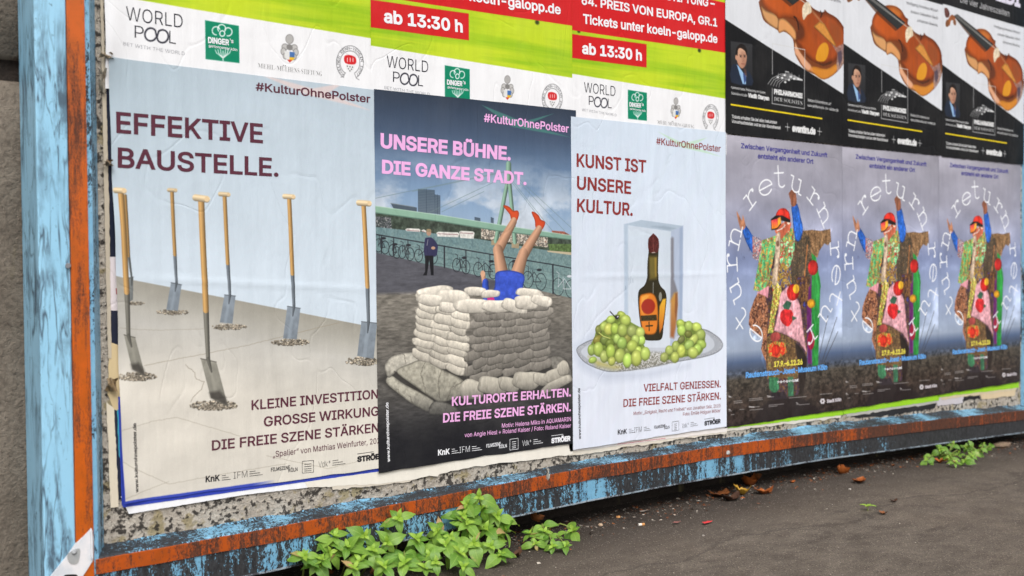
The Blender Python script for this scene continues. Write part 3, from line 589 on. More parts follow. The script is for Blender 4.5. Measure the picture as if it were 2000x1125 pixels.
def art_violin():
    c = Canvas(VX[1], PW, PH, 0.9); H, W = c.H, c.W; z = Z(1700, 0, 5.625); z3 = Z(1840, 0, 8.656); zp = Z(1410, 60, 4.892); o2, o3, o1 = VX[1], VX[2], VX[0]
    c.img[:] = np.array([214, 216, 221])
    c.img *= (0.985+.03*fbm(H, W, 120, 60, 3, 3))[..., None]
    p, q = c.to([(1416.6, 37.8), (1646, 182.8)], o1); c.poly([(0, p[1]-p[0]*(q[1]-p[1])/(q[0]-p[0])), (W, q[1]+(W-q[0])*(q[1]-p[1])/(q[0]-p[0])), (W, H), (0, H)], (22, 22, 24), raw=True)
    p, q = c.to(z3([(0, 65), (1370, 465)]), o3); s = (q[1]-p[1])/(q[0]-p[0]); c.poly([(0, 0), (W, 0), (W, q[1]+s*(W-q[0])), (0, p[1]-s*p[0])], (24, 24, 26), raw=True)
    P_ = lambda pts, col, **k: c.poly(z(pts), col, o=o2, **k)
    P_([(20, 260), (24, 420), (60, 500), (165, 575), (180, 602), (225, 590), (300, 660), (320, 810), (400, 950), (500, 1012), (580, 1058), (690, 985), (772, 850), (779, 640), (600, 420), (300, 300)], (120, 62, 30), smooth=3)
    # ribs seen below the front
    P_([(22, 340), (60, 380), (150, 420), (175, 470), (168, 560), (120, 540), (60, 480), (30, 410)], (206, 150, 96), smooth=3, edge=.4)
    P_([(175, 480), (215, 455), (270, 500), (320, 570), (335, 640), (315, 670), (260, 610), (225, 585), (175, 600)], (214, 150, 92), smooth=3, edge=.4)
    P_([(318, 680), (345, 740), (400, 840), (480, 930), (600, 950), (690, 900), (760, 790), (778, 720), (770, 850), (690, 980), (580, 1055), (500, 1010), (410, 950), (350, 850), (318, 800)], (212, 138, 76), smooth=3, edge=.45)
    P_([(325, 700), (345, 760), (420, 870), (460, 920), (440, 970), (390, 920), (340, 830), (318, 790)], (222, 168, 138), a=.8, smooth=3, fe=4)
    P_([(480, 930), (600, 955), (690, 900), (680, 985), (580, 1050), (500, 1010)], (206, 130, 40), a=.8, smooth=3, fe=5)
    # front plate
    body = [(160, 65), (215, 58), (280, 70), (340, 115), (385, 190), (412, 212), (408, 262), (440, 300), (480, 350), (540, 388), (575, 385), (585, 362), (610, 392), (690, 440), (750, 520), (778, 600), (775, 690), (735, 790), (670, 880), (580, 905), (490, 885), (420, 830), (370, 750), (335, 690), (325, 665), (395, 640), (402, 590), (370, 530), (310, 470), (235, 450), (175, 462), (150, 425), (90, 380), (40, 330), (18, 250), (40, 170), (90, 110)]
    q = smooth_poly(c.to(z(body), o2), 3); r = c.mask_poly(q, 1.2); sl, mk, X, Y, sd = r
    C_ = c.to(z([(430, 560)]), o2)[0]; n = fbm(*X.shape, 40, 14, 4, 12); ed = np.clip(1-sd/16, 0, 1)
    gx = np.clip((X-C_[0])/150, -1, 1); col = np.array([152, 68, 26.])*(0.9+.28*n[..., None])*(1-.42*ed[..., None])+np.array([30, 14, 0])*np.clip(-gx, 0, 1)[..., None]
    c.put(sl, mk, col)
    P_([(60, 200), (150, 180), (290, 320), (300, 420), (200, 420), (90, 350)], (182, 82, 26), a=.55, fe=22); P_([(200, 70), (280, 80), (350, 150), (300, 200), (220, 120)], (206, 132, 60), a=.55, fe=16); P_([(410, 520), (520, 700), (500, 860), (420, 780), (380, 690)], (172, 78, 24), a=.6, fe=20); P_([(620, 470), (720, 520), (750, 640), (690, 720), (640, 600)], (140, 78, 44), a=.5, fe=18)
    P_([(505, 860), (520, 760), (560, 700), (600, 695), (620, 760), (600, 850), (560, 880)], (214, 146, 36), smooth=4, fe=3); P_([(500, 890), (580, 905), (650, 870), (640, 900), (570, 925)], (70, 36, 18), a=.85, fe=4)
    P_([(340, 470), (385, 540), (402, 590), (395, 640), (335, 660), (330, 600), (350, 560)], (92, 44, 22), a=.8, smooth=3, fe=6)
    c.line(z([(352, 560), (345, 500), (330, 455), (312, 440)]), (44, 22, 14), 5, o=o2); c.line(z([(548, 440), (560, 405), (545, 380)]), (50, 24, 14), 4, o=o2)
    # tailpiece, bridge, neck, strings
    P_([(485, 530), (540, 478), (580, 500), (690, 715), (672, 728), (590, 650)], (206, 138, 60), edge=.35, noise=.1); c.line(z([(490, 540), (675, 728)]), (112, 60, 26), 2, o=o2)
    P_([(645, 700), (690, 735), (760, 690), (780, 830), (745, 915), (700, 985), (690, 900), (700, 800)], (150, 140, 152), a=.6, noise=.5, ncell=6, fe=4); P_([(700, 790), (735, 760), (745, 860), (715, 930)], (72, 60, 76), a=.8, fe=4)
    P_([(385, 350), (410, 300), (440, 292), (462, 340), (465, 395), (430, 420), (400, 470), (388, 440)], (222, 206, 178), smooth=3, noise=.2, ncell=5)
    neck = [z3([(190, 275), (245, 238)])[0], z3([(190, 275), (245, 238)])[1]]
    a1, a2 = c.to(z3([(180, 270), (250, 240)]), o3); b1, b2 = c.to(z([(300, 325), (385, 250)]), o2); m1, m2 = c.to(z([(90, 130), (160, 65)]), o2)
    c.poly([a1, a2, m2, b2, b1, m1], (44, 46, 46), raw=True, edge=.2); c.poly([a1, m1, b1, b1-np.array([12, -6]), m1-np.array([10, -6])], (70, 40, 24), a=.7, raw=True)
    br = c.to(z([(410, 305), (425, 312), (440, 322)]), o2); tl = c.to(z([(545, 485), (556, 490), (568, 497)]), o2)
    for k in range(3):
        f = .25+.25*k; s0 = a1*(1-f)+a2*f; c.cap(s0, br[k], .6, .6, (196, 192, 186), .9); c.cap(br[k], tl[k], .5, .5, (200, 180, 150), .7)
    P3_ = lambda pts, col, **k: c.poly(z3(pts), col, o=o3, **k)
    P3_([(25, 150), (60, 135), (95, 170), (118, 240), (100, 290), (60, 300), (35, 260)], (92, 56, 52), smooth=3, noise=.3); P3_([(90, 330), (150, 250), (210, 290), (200, 340), (140, 350), (120, 430), (85, 420)], (150, 88, 50), smooth=3, noise=.3); P3_([(50, 370), (80, 330), (110, 420), (75, 458), (48, 440)], (122, 76, 46), smooth=3); P3_([(180, 340), (220, 340), (230, 400), (212, 432), (180, 400)], (132, 84, 52), smooth=3)
    # portrait panel (dark picture of a man in a suit, three-quarter view)
    Q = lambda pts, col, **k: c.poly(zp(pts), col, o=o1, **k)
    Q([(85, 98), (292, 128), (292, 525), (88, 495)], (54, 54, 56), col2=(34, 34, 36), fe=2)
    Q([(88, 345), (140, 318), (200, 400), (235, 370), (282, 430), (288, 522), (90, 494)], (34, 42, 58), smooth=2); Q([(142, 320), (160, 340), (215, 420), (232, 400), (228, 512), (198, 508), (165, 400)], (150, 186, 222)); Q([(200, 405), (222, 400), (232, 470), (212, 510)], (60, 80, 130)); Q([(205, 350), (232, 372), (240, 440), (215, 420)], (88, 58, 50), a=.8, fe=4)
    Q([(135, 230), (150, 170), (190, 160), (228, 190), (238, 260), (222, 330), (195, 360), (165, 340), (145, 290)], (206, 162, 134), smooth=4, col2=(176, 128, 104)); Q([(185, 200), (236, 220), (232, 320), (205, 350), (190, 290)], (150, 104, 84), a=.45, smooth=3, fe=6)
    Q([(132, 235), (140, 165), (180, 125), (225, 145), (242, 195), (236, 235), (222, 195), (180, 165), (156, 180), (150, 235)], (32, 26, 24), smooth=3); c.blob(zp([(138, 255)])[0], 2, 5, (190, 140, 114), o=o1)
    for x in (180, 218): c.line(zp([(x-11, 232), (x+9, 236)]), (48, 34, 30), 1.8, .9, o=o1); c.blob(zp([(x, 248)])[0], 1.6, 1.3, (40, 30, 28), o=o1)
    c.line(zp([(205, 245), (212, 285), (200, 290)]), (140, 94, 76), 1.4, .8, o=o1); c.line(zp([(185, 315), (218, 318)]), (130, 70, 62), 1.8, .9, o=o1)
    # logo frame with a fan of staves
    f = (206, 206, 206)
    for L in [[(485, 415), (485, 122), (790, 182), (787, 745), (480, 695), (482, 550)]]: c.line(zp(L), f, 2.0, .95, o=o1)
    for k in range(5): c.line(zp([(440+k*26, 510+k*8), (480+k*18, 455+k*12), (560+k*6, 415+k*15), (650, 412+k*11), (770, 468+k*2)]), (225, 225, 225), 1.4, .9, o=o1)
    for x, y in ((535, 445), (600, 425), (575, 450), (640, 470), (605, 492), (690, 460), (660, 440), (730, 462)): c.blob(zp([(x, y)])[0], 2.2, 1.8, (232, 232, 232), o=o1); c.line(zp([(x+7, y), (x+7, y-38)]), (232, 232, 232), 1.3, .9, o=o1)
    c.line(zp([(607, 390), (640, 396)]), (232, 232, 232), 2, o=o1); c.line(zp([(88, 705), (955, 840)]), (236, 208, 24), 4.2, o=o1)
    for x, y in ((625, 920), (932, 962)): c.line(zp([(x, y-36), (x, y+36)]), (230, 230, 230), 1.6, o=o1); c.line(zp([(x-22, y-4), (x+22, y+4)]), (230, 230, 230), 1.6, o=o1)
    return c.img

def stroke_glyph(ch):
    """slab typewriter letters as strokes in a box of x-height 1"""
    arc = lambda cx, cy, rx, ry, a0, a1, n=12: [(cx+rx*math.cos(R(a)), cy+ry*math.sin(R(a))) for a in np.linspace(a0, a1, n)]
    return {'r': [[(-.3, 1), (0, 1), (0, 0)], [(-.32, 0), (.35, 0)], [(0, .55)]+arc(.38, .55, .38, .42, 175, 62, 8), [(.5, .86), (.56, .86)]],
            'e': [arc(0, .5, .52, .5, 0, 320, 22), [(-.5, .5), (.52, .5)]],
            't': [[(0, 1.5), (0, .25)]+arc(.25, .25, .25, .25, 180, 330, 7), [(-.35, 1), (.42, 1)]],
            'u': [[(-.58, 1), (-.36, 1), (-.36, .35)]+arc(-.03, .35, .33, .35, 180, 360, 9)+[(.3, 1)], [(.08, 1), (.3, 1), (.3, 0), (.52, 0)]],
            'n': [[(-.58, 1), (-.34, 1), (-.34, 0)], [(-.6, 0), (-.08, 0)], [(-.34, .6)]+arc(.0, .62, .34, .38, 170, 0, 9)+[(.34, 0)], [(.1, 0), (.6, 0)]]}[ch]

def art_return():
    c = Canvas(QX[0], PW, PH, 1.0); H, W = c.H, c.W; a = Z(1400, 260, 3.75); b = Z(1400, 540, 3.516)
    yy, xx = np.mgrid[0:H, 0:W]; t = yy/H
    n = fbm(H, W, 130, 200, 6, 41, .52); st = [(0, (166, 163, 174)), (.2, (160, 159, 174)), (.34, (144, 148, 172)), (.42, (128, 139, 174)), (.6, (156, 170, 200)), (.74, (152, 164, 184)), (.78, (84, 100, 130)), (.82, (70, 76, 88)), (.84, (72, 66, 58)), (.92, (60, 50, 44)), (1, (46, 38, 36))]
    for ch in range(3): c.img[..., ch] = np.interp(t, [s[0] for s in st], [s[1][ch] for s in st])
    sky_ = np.clip((.76-t)/.04, 0, 1)[..., None]; c.img *= 1+(n[..., None]-.5)*.42*sky_
    c.img += sky_*np.clip(n-.58, 0, 1)[..., None]*260*np.clip((t-.2)*2, 0, 1)[..., None]
    land = np.clip((t-.80)/.02, 0, 1)[..., None]; tw = fbm(H, W, 9, 13, 4, 43, .7); c.img *= 1+(tw[..., None]-.5)*1.5*land
    dots = (vnoise(H, W, 4, 5, 44) > .9) & (t > .81) & (t < .9); c.img[dots] = c.img[dots]*.5+np.array([150, 140, 125])*.5
    c.poly(b([(270, 960), (330, 880), (420, 840), (560, 830), (640, 870), (720, 930), (650, 990), (300, 1000)]), (40, 32, 32), a=.85, smooth=3, fe=8)
    for L in [[(705, 560), (770, 270)], [(725, 590), (830, 280)], [(740, 590), (835, 380)]]: c.line(b(L), (64, 62, 62), 2.4)
    sil = a([(300, 1000), (335, 785), (440, 750), (540, 700), (640, 715), (700, 800), (700, 1000), (700, 1130)])+b([(700, 100), (640, 300), (625, 520), (610, 700), (560, 810), (500, 830), (380, 820), (345, 700), (335, 560), (330, 400), (300, 300), (330, 120), (270, 60)])
    c.pattern(sil, [(52, 40, 40), (88, 66, 50), (70, 52, 70), (110, 80, 52), (60, 66, 56)], 7, seed=90)
    green, purple = (50, 146, 66), (104, 42, 104)
    c.poly(a([(690, 850), (722, 858), (765, 1100), (768, 1130), (700, 1130)]), green); c.poly(b([(655, 0), (712, 0), (718, 55), (700, 610), (660, 615)]), green, col2=(44, 130, 58))
    c.poly(a([(665, 860), (700, 900), (700, 1130), (665, 1130)]), purple); c.poly(b([(620, 0), (655, 0), (656, 600), (628, 600)]), purple)
    c.pattern(a([(640, 715), (700, 708), (760, 716), (835, 702), (842, 795), (818, 822), (792, 808), (756, 862), (742, 915), (700, 880), (665, 800)]), [(78, 58, 42), (120, 90, 62), (150, 116, 82), (96, 70, 48)], 7, seed=2)
    c.pattern(a([(575, 780), (640, 718), (682, 760), (700, 900), (690, 1125), (540, 1125), (556, 950)]), [(58, 48, 44), (92, 78, 62), (70, 62, 52), (120, 96, 70), (64, 50, 50)], 6, seed=4)
    c.line(a([(668, 820), (655, 960), (640, 1120)]), (190, 120, 70), 4); c.blob(a([(710, 985)])[0], 10, 15, (196, 44, 40), shade='ball')
    c.pattern(b([(545, 0), (640, 0), (630, 180), (600, 225), (575, 190)]), [(92, 60, 40), (130, 92, 56), (70, 46, 40), (60, 60, 120)], 7, seed=7)
    # left bag, skirt, legs
    c.pattern(b([(285, 112), (332, 130), (352, 220), (346, 420), (345, 600), (318, 540), (305, 500), (318, 420), (250, 385), (220, 330), (226, 250), (258, 160)]), [(96, 58, 42), (140, 88, 60), (170, 116, 84), (84, 50, 40), (186, 140, 110)], 9, seed=9)
    c.pattern(b([(345, 420), (395, 372), (480, 405), (545, 450), (560, 560), (560, 700), (350, 700), (338, 560)]), [(76, 62, 40), (110, 84, 52), (92, 70, 52), (134, 104, 66), (70, 86, 50)], 7, seed=12)
    c.pattern(b([(350, 470), (400, 445), (470, 455), (485, 520), (430, 560), (360, 545)]), [(110, 140, 60), (206, 60, 40), (222, 70, 46), (150, 160, 70), (190, 40, 36)], 6, seed=13); c.blob(b([(405, 415)])[0], 10, 9, (160, 70, 66)); c.blob(b([(408, 505)])[0], 9, 11, (214, 56, 40), shade='ball')
    c.poly(b([(540, 450), (590, 500), (625, 565), (612, 700), (598, 800), (572, 805), (560, 600)]), (44, 36, 32), fe=3)
    c.poly(b([(358, 690), (425, 695), (432, 770), (400, 815), (362, 770)]), (62, 118, 82), fe=3, noise=.3); c.poly(b([(490, 690), (528, 690), (532, 820), (495, 825)]), (58, 104, 76), fe=3, noise=.3); c.poly(b([(370, 800), (470, 790), (490, 840), (380, 850)]), (52, 44, 48), fe=3)
    # torso
    G = [(40, 110, 66), (66, 160, 96), (110, 196, 130), (84, 176, 110), (206, 150, 70), (70, 150, 96), (186, 66, 56), (160, 214, 160)]
    c.pattern(a([(335, 785), (440, 748), (428, 870), (396, 1010), (372, 1125), (372, 1170), (270, 1150), (300, 1000)]), G, 12, seed=21); c.pattern(a([(468, 772), (540, 695), (572, 702), (576, 840), (542, 980), (500, 1025), (462, 950)]), G[2:]+[(96, 176, 116), (110, 190, 124)], 13, seed=22)
    c.pattern(b([(258, 60), (275, 0), (370, 0), (345, 90)]), G, 8, seed=23)
    c.pattern(a([(395, 1010), (470, 950), (545, 985), (560, 1130), (380, 1130)]), [(120, 96, 60), (60, 70, 140), (180, 150, 60), (110, 70, 50), (200, 180, 150)], 6, seed=24)
    c.pattern(b([(380, 60), (418, 38), (448, 80), (440, 165), (404, 262), (388, 385), (352, 392), (368, 250), (388, 130)]), [(226, 176, 52), (200, 70, 60), (120, 150, 70), (230, 200, 90), (220, 190, 180)], 5, seed=25)
    c.poly(b([(275, 112), (362, 62), (352, 150), (330, 132)]), (206, 140, 150))
    c.poly(b([(440, 115), (495, 65), (535, 95), (578, 200), (602, 400), (622, 525), (572, 455), (482, 402), (394, 372), (420, 250)]), (214, 158, 166), noise=.25, ncell=9, edge=.25)
    c.blob(b([(528, 110)])[0], 12, 16, (206, 44, 40), shade='ball'); c.blob(b([(550, 85)])[0], 6, 9, (230, 176, 50)); c.blob(b([(655, 186)])[0], 8, 9, (226, 164, 44), shade='ball'); c.blob(b([(652, 440)])[0], 7, 18, (150, 34, 60))
    c.poly(b([(440, 250), (470, 225), (520, 235), (528, 290), (500, 340), (470, 335), (440, 300)]), (204, 44, 46), smooth=3, noise=.3); c.poly(b([(455, 200), (485, 165), (520, 180), (500, 230), (465, 222)]), (56, 92, 72)); c.poly(b([(520, 270), (555, 285), (525, 305)]), (60, 96, 74))
    # head and arms
    blue = (46, 98, 186)
    c.poly(a([(190, 705), (215, 672), (265, 748), (292, 780), (276, 882), (240, 842), (205, 762)]), blue, smooth=2, noise=.3, edge=.3); c.pattern(a([(265, 755), (330, 768), (330, 860), (305, 936), (266, 914)]), [(212, 196, 190), (176, 60, 60), (222, 210, 200), (80, 80, 110), (200, 180, 170)], 4, seed=31)
    c.poly(a([(548, 535), (592, 518), (616, 620), (634, 690), (620, 775), (584, 790), (565, 700), (555, 610)]), blue, smooth=2, noise=.3, edge=.3)
    c.poly(a([(150, 570), (158, 625), (168, 668), (186, 712), (214, 690), (212, 655), (196, 598), (190, 640), (172, 610)]), (186, 128, 96), smooth=2); c.poly(a([(527, 445), (536, 430), (546, 418), (560, 416), (576, 430), (586, 480), (582, 528), (550, 538), (540, 490)]), (134, 84, 62), smooth=2)
    for L in [[(540, 430), (552, 475)], [(553, 420), (562, 470)]]: c.line(a(L), (84, 50, 40), 1.3, .8)
    c.poly(a([(430, 700), (475, 665), (520, 640), (546, 655), (538, 700), (505, 742), (470, 778), (436, 738)]), (186, 96, 70), smooth=3); c.line(a([(440, 715), (480, 700), (505, 672)]), (232, 220, 210), 3.5, .9); c.line(a([(490, 640), (500, 690)]), (226, 214, 204), 2.5, .8); c.blob(a([(528, 655)])[0], 3, 4, (228, 190, 170))
    c.poly(a([(432, 612), (440, 575), (470, 552), (506, 554), (532, 585), (542, 642), (520, 628), (470, 606)]), (214, 52, 40), smooth=3, edge=.3); c.poly(a([(398, 632), (430, 604), (480, 603), (542, 636), (540, 656), (472, 640), (474, 668), (440, 706), (402, 712)]), (34, 30, 30))
    c.poly(a([(402, 640), (468, 614), (472, 660), (440, 694), (406, 704)]), (214, 40, 90), col2=(236, 150, 40)); c.poly(a([(445, 624), (468, 616), (472, 658), (448, 684)]), (240, 190, 50), a=.85, fe=5)
    c.poly(a([(440, 735), (468, 730), (466, 850), (452, 1000), (442, 1110), (408, 1100), (424, 950), (430, 830)]), (200, 176, 152), smooth=2, noise=.25, edge=.2); c.blob(a([(447, 810)])[0], 3, 6, (120, 90, 70))
    hull = a([(150, 560), (440, 540), (530, 410), (590, 420), (640, 700), (850, 700), (770, 1120)])+b([(715, 600), (620, 620), (600, 810), (380, 830), (335, 640), (215, 340)])
    r = c.mask_poly(c.to(hull), 6); sl, mk, X, Y, sd = r; f = fbm(*X.shape, 16, 7, 4, 95, .65); f2 = fbm(*X.shape, 40, 12, 3, 96); g = np.random.default_rng(97).random(X.shape)
    mul = np.clip(.52+.62*f+.42*f2+.10*(g-.5), .45, 1.35); figm = np.abs(c.img[sl]-np.array([146, 158, 186])).sum(-1) > 62
    c.img[sl] = np.clip(c.img[sl]*(1+(mul-1)*mk*figm)[..., None], 0, 255)
    # ring of letters
    ring = [('r', (1465, 392)), ('e', (1496, 366)), ('t', (1521, 352)), ('u', (1556, 362)), ('r', (1587, 382)), ('n', (1610, 420)), ('r', (1631, 484)), ('e', (1634, 537)), ('t', (1632, 577)), ('u', (1613, 612)), ('r', (1588, 652)), ('e', (1477, 651)), ('t', (1452, 622)), ('u', (1438, 568)), ('r', (1431, 518)), ('n', (1438, 462))]
    cen = c.to([(1529, 506)])[0]
    for ch, p in ring:
        q = c.to([p])[0]; up = q-cen; up[1] = up[1]; ang = math.atan2(up[1], up[0]); u_ = np.array([math.cos(ang), math.sin(ang)])*43; r_ = np.array([-u_[1], u_[0]])*1.35
        for sk_ in stroke_glyph(ch):
            pts = [q+r_*x+u_*(y-.5) for x, y in sk_]
            for k in range(len(pts)-1): c.cap(pts[k], pts[k+1], 2.1, 2.1, (242, 243, 246))
        if ch == 'r': e = q+r_*.52+u_*.33; c.cap(e, e+.1, 5, 5, (236, 238, 242))
    # small partner marks along the foot
    for x, y, w, h_ in [(85, 830, 22, 8), (120, 858, 55, 0), (120, 870, 60, 0), (225, 842, 90, 0), (225, 853, 94, 0), (350, 830, 45, 10), (360, 885, 105, 0), (360, 895, 60, 0), (500, 835, 120, 0), (550, 880, 20, 12), (570, 882, 70, 0), (710, 810, 82, 0), (85, 925, 20, 12), (100, 950, 22, 0), (160, 915, 32, 0), (225, 900, 70, 6), (230, 918, 90, 0)]:
        c.line(b([(x, y), (x+w, y-w*.09)]), (200, 196, 196), 1.6, .75)
        if h_: c.line(b([(x, y-h_), (x+w*.5, y-h_+4)]), (214, 210, 210), 3, .75)
    for k in range(6): an = k*1.047; c.blob(b([(728+11*math.cos(an), 857+13*math.sin(an))])[0], 1.8, 2, (214, 208, 212))
    return c.img
# ------------------------------------------------------------------ setting: ground, retaining wall
def dent(x, z):
    """gentle swelling of the pasted layers, shared by every sheet so that they never cross (metres, >= 0)"""
    x = np.asarray(x, float); z = np.asarray(z, float)
    d = 0.0014*(1+np.sin(x*9.1+z*3.3+0.6)*np.sin(z*7.7-x*2.1+1.0))+0.0005*(1+np.sin(x*23+z*17)*np.sin(z*21-x*13+2))
    for x0, z0, x1, z1, h, s in [(-0.845, 0.37, -0.815, 0.12, .0016, .007), (-1.13, .455, -.56, .418, .0009, .005), (-.575, .436, .0, .43, .0008, .005), (.0, .437, .594, .437, .0008, .005), (-.10, .20, -.09, .03, .0012, .006), (.30, .84, .27, .55, .0009, .008), (.80, .80, .83, .45, .0012, .009), (1.33, .84, 1.37, .5, .0012, .009), (1.31, .80, 1.36, 1.0, .001, .008), (-1.03, .84, -.98, .6, .0012, .010)]:
        L = (x1-x0)**2+(z1-z0)**2; t = np.clip(((x-x0)*(x1-x0)+(z-z0)*(z1-z0))/L, 0, 1); q = (x-x0-t*(x1-x0))**2+(z-z0-t*(z1-z0))**2
        d = d+1.5*h*np.exp(-q/s**2)*np.clip(np.minimum(t, 1-t)*6, 0, 1)
    e = np.clip((-1.085-x)/0.06, 0, 1)            # the free left edge lifts and curls
    d = d+e*e*(0.004+0.003*np.sin(z*14+1)+0.002*np.sin(z*37))
    return d

def asphalt_mat():
    n = NT('asphalt'); x, y, z = n.xyz()
    big = n.noise((1, 1, 1), 2.2, 5, 0.6); mid = n.noise((1, 1.6, 1), 11, 5, 0.65); fine = n.noise((1, 1, 1), 260, 3, 0.7)
    grit = n.vor((1, 1, 1), 250, 'F1', 'Distance'); cellc = n.vor((1, 1, 1), 250, 'F1', 'Color')
    sep = n.n('ShaderNodeSeparateColor'); n.l(cellc, sep.inputs[0])
    c = n.mix(n.step(mid, .34, .66), tuple(s2l((82, 73, 65))), tuple(s2l((109, 99, 89))))
    c = n.mix(n.math('MULTIPLY', n.step(big, .42, .62), .45), c, tuple(s2l((110, 98, 86))))
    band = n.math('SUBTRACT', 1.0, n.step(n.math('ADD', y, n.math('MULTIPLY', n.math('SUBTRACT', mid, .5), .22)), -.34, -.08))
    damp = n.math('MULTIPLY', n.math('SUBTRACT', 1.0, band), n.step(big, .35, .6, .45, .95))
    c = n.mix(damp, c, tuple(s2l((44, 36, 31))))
    blot = n.math('MULTIPLY', n.step(n.noise((1, 2.2, 1), 6.5, 5, .7, .6, loc=(4, 1, 0)), 0.56, .68), .4); c = n.mix(blot, c, tuple(s2l((58, 50, 45))))
    seam = n.math('ABSOLUTE', n.math('SUBTRACT', n.math('ADD', y, n.math('MULTIPLY', n.math('SUBTRACT', n.noise((1, 1, 1), 3.5, 4, .6), .5), .35)), -.40)); c = n.mix(n.math('MULTIPLY', n.step(seam, .012, .003), .4), c, tuple(s2l((46, 40, 36))))
    c = n.mix(n.math('MULTIPLY', n.step(fine, .5, .72), .5), c, tuple(s2l((58, 54, 50))))
    light = n.math('MULTIPLY', n.math('GREATER_THAN', sep.outputs[0], .85), n.math('LESS_THAN', grit, .36))
    c = n.mix(n.math('MULTIPLY', light, .5), c, tuple(s2l((176, 164, 150))))
    dk = n.math('MULTIPLY', n.math('LESS_THAN', sep.outputs[1], .16), n.math('LESS_THAN', grit, .45))
    c = n.mix(n.math('MULTIPLY', dk, .6), c, tuple(s2l((40, 36, 34))))
    h = n.math('ADD', n.math('MULTIPLY', grit, .8), n.math('MULTIPLY', fine, .6))
    return n.fin(c, .86, n.bump(h, .7, .005), .3)
xs = np.unique(np.concatenate([np.linspace(-30, -1.4, 12), np.arange(-1.4, 3.2, .05), np.linspace(3.2, 30, 14)]))
ys = np.unique(np.concatenate([np.linspace(-30, -1.6, 10), np.arange(-1.6, .1, .05), [.09]]))
g = np.random.default_rng(5); Vg = []; tmp = g.normal(0, .0006, (len(ys), len(xs)))
for j, y in enumerate(ys):
    for i, x in enumerate(xs): Vg.append((x, y, float(ground_z(x, y))+(tmp[j, i] if abs(x) < 3 and y > -1.6 else 0)+max(0, (y+.06))*0.06))
Fg = [[j*len(xs)+i, j*len(xs)+i+1, (j+1)*len(xs)+i+1, (j+1)*len(xs)+i] for j in range(len(ys)-1) for i in range(len(xs)-1)]
tag(mesh_obj('pavement', Vg, Fg, asphalt_mat(), smooth=True), kind='structure')

def stone_mat(name, a, b, dark, scale=9):
    n = NT(name); big = n.noise((1, 1, .6), scale, 6, .65); fine = n.noise((1, 1, 1), 95, 5, .7); pit = n.vor((1, 1, 1), 120)
    c = n.mix(n.step(big, .3, .7), tuple(s2l(a)), tuple(s2l(b))); c = n.mix(n.math('MULTIPLY', n.step(fine, .45, .75), .7), c, tuple(s2l(dark)))
    c = n.mix(n.math('MULTIPLY', n.step(n.noise((1, 1, .3), 16, 4, .6, loc=(4, 1, 2)), .58, .7), .35), c, tuple(s2l((128, 118, 78))))
    h = n.math('ADD', n.math('MULTIPLY', fine, 1.2), n.math('MULTIPLY', n.step(pit, 0, .25), .35))
    return n.fin(c, .9, n.bump(h, .8, .006), .2)
WALL_Y = 0.055
wall = empty('retaining_wall', (0, WALL_Y, -.25), 'rough grey stone wall behind and left of the blue billboard frame', 'wall')
st_m = stone_mat('rough_stone', (104, 94, 83), (138, 127, 114), (58, 50, 45))
core = stone_mat('wall_core', (42, 36, 32), (58, 51, 46), (26, 23, 22))  # dirty concrete base; colour darkened further to deepen the contact shade under the rail
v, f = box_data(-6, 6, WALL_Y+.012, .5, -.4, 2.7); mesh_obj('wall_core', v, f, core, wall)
def block(x0, x1, z0, z1, seed):
    gg = np.random.default_rng(seed); nx, nz = max(3, int((x1-x0)/.06)), max(3, int((z1-z0)/.06)); V, F = [], []
    for j in range(nz+1):
        for i in range(nx+1):
            x = x0+(x1-x0)*i/nx+.048*((i == 1)-(i == nx-1)+0)*-1; z = z0+(z1-z0)*j/nz+.048*((j == 1)-(j == nz-1))*-1; e = min(min(i, nx-i), min(j, nz-j))
            V.append((x, WALL_Y+(.03 if e == 0 else -.002-.005*gg.random()), z))
    for j in range(nz):
        for i in range(nx): a = j*(nx+1)+i; F.append([a, a+1, a+nx+2, a+nx+1])
    mesh_obj('stone_block', V, F, st_m, wall, smooth=True)
zj = float(on_wall(20, 136, WALL_Y)[1])
sd = 1
for x0, x1 in [(-2.9, -2.06), (-2.045, -1.22)]:
    for z0, z1 in [(-.3, zj-.012), (zj+.012, zj+.62), (zj+.64, zj+1.2)]: block(x0, x1, z0, z1, sd); sd += 1
for x0, x1 in [(2.42, 3.2), (3.215, 4.1)]:
    for z0, z1 in [(-.3, .34), (.36, .98), (1.0, 1.62)]: block(x0, x1, z0, z1, sd); sd += 1

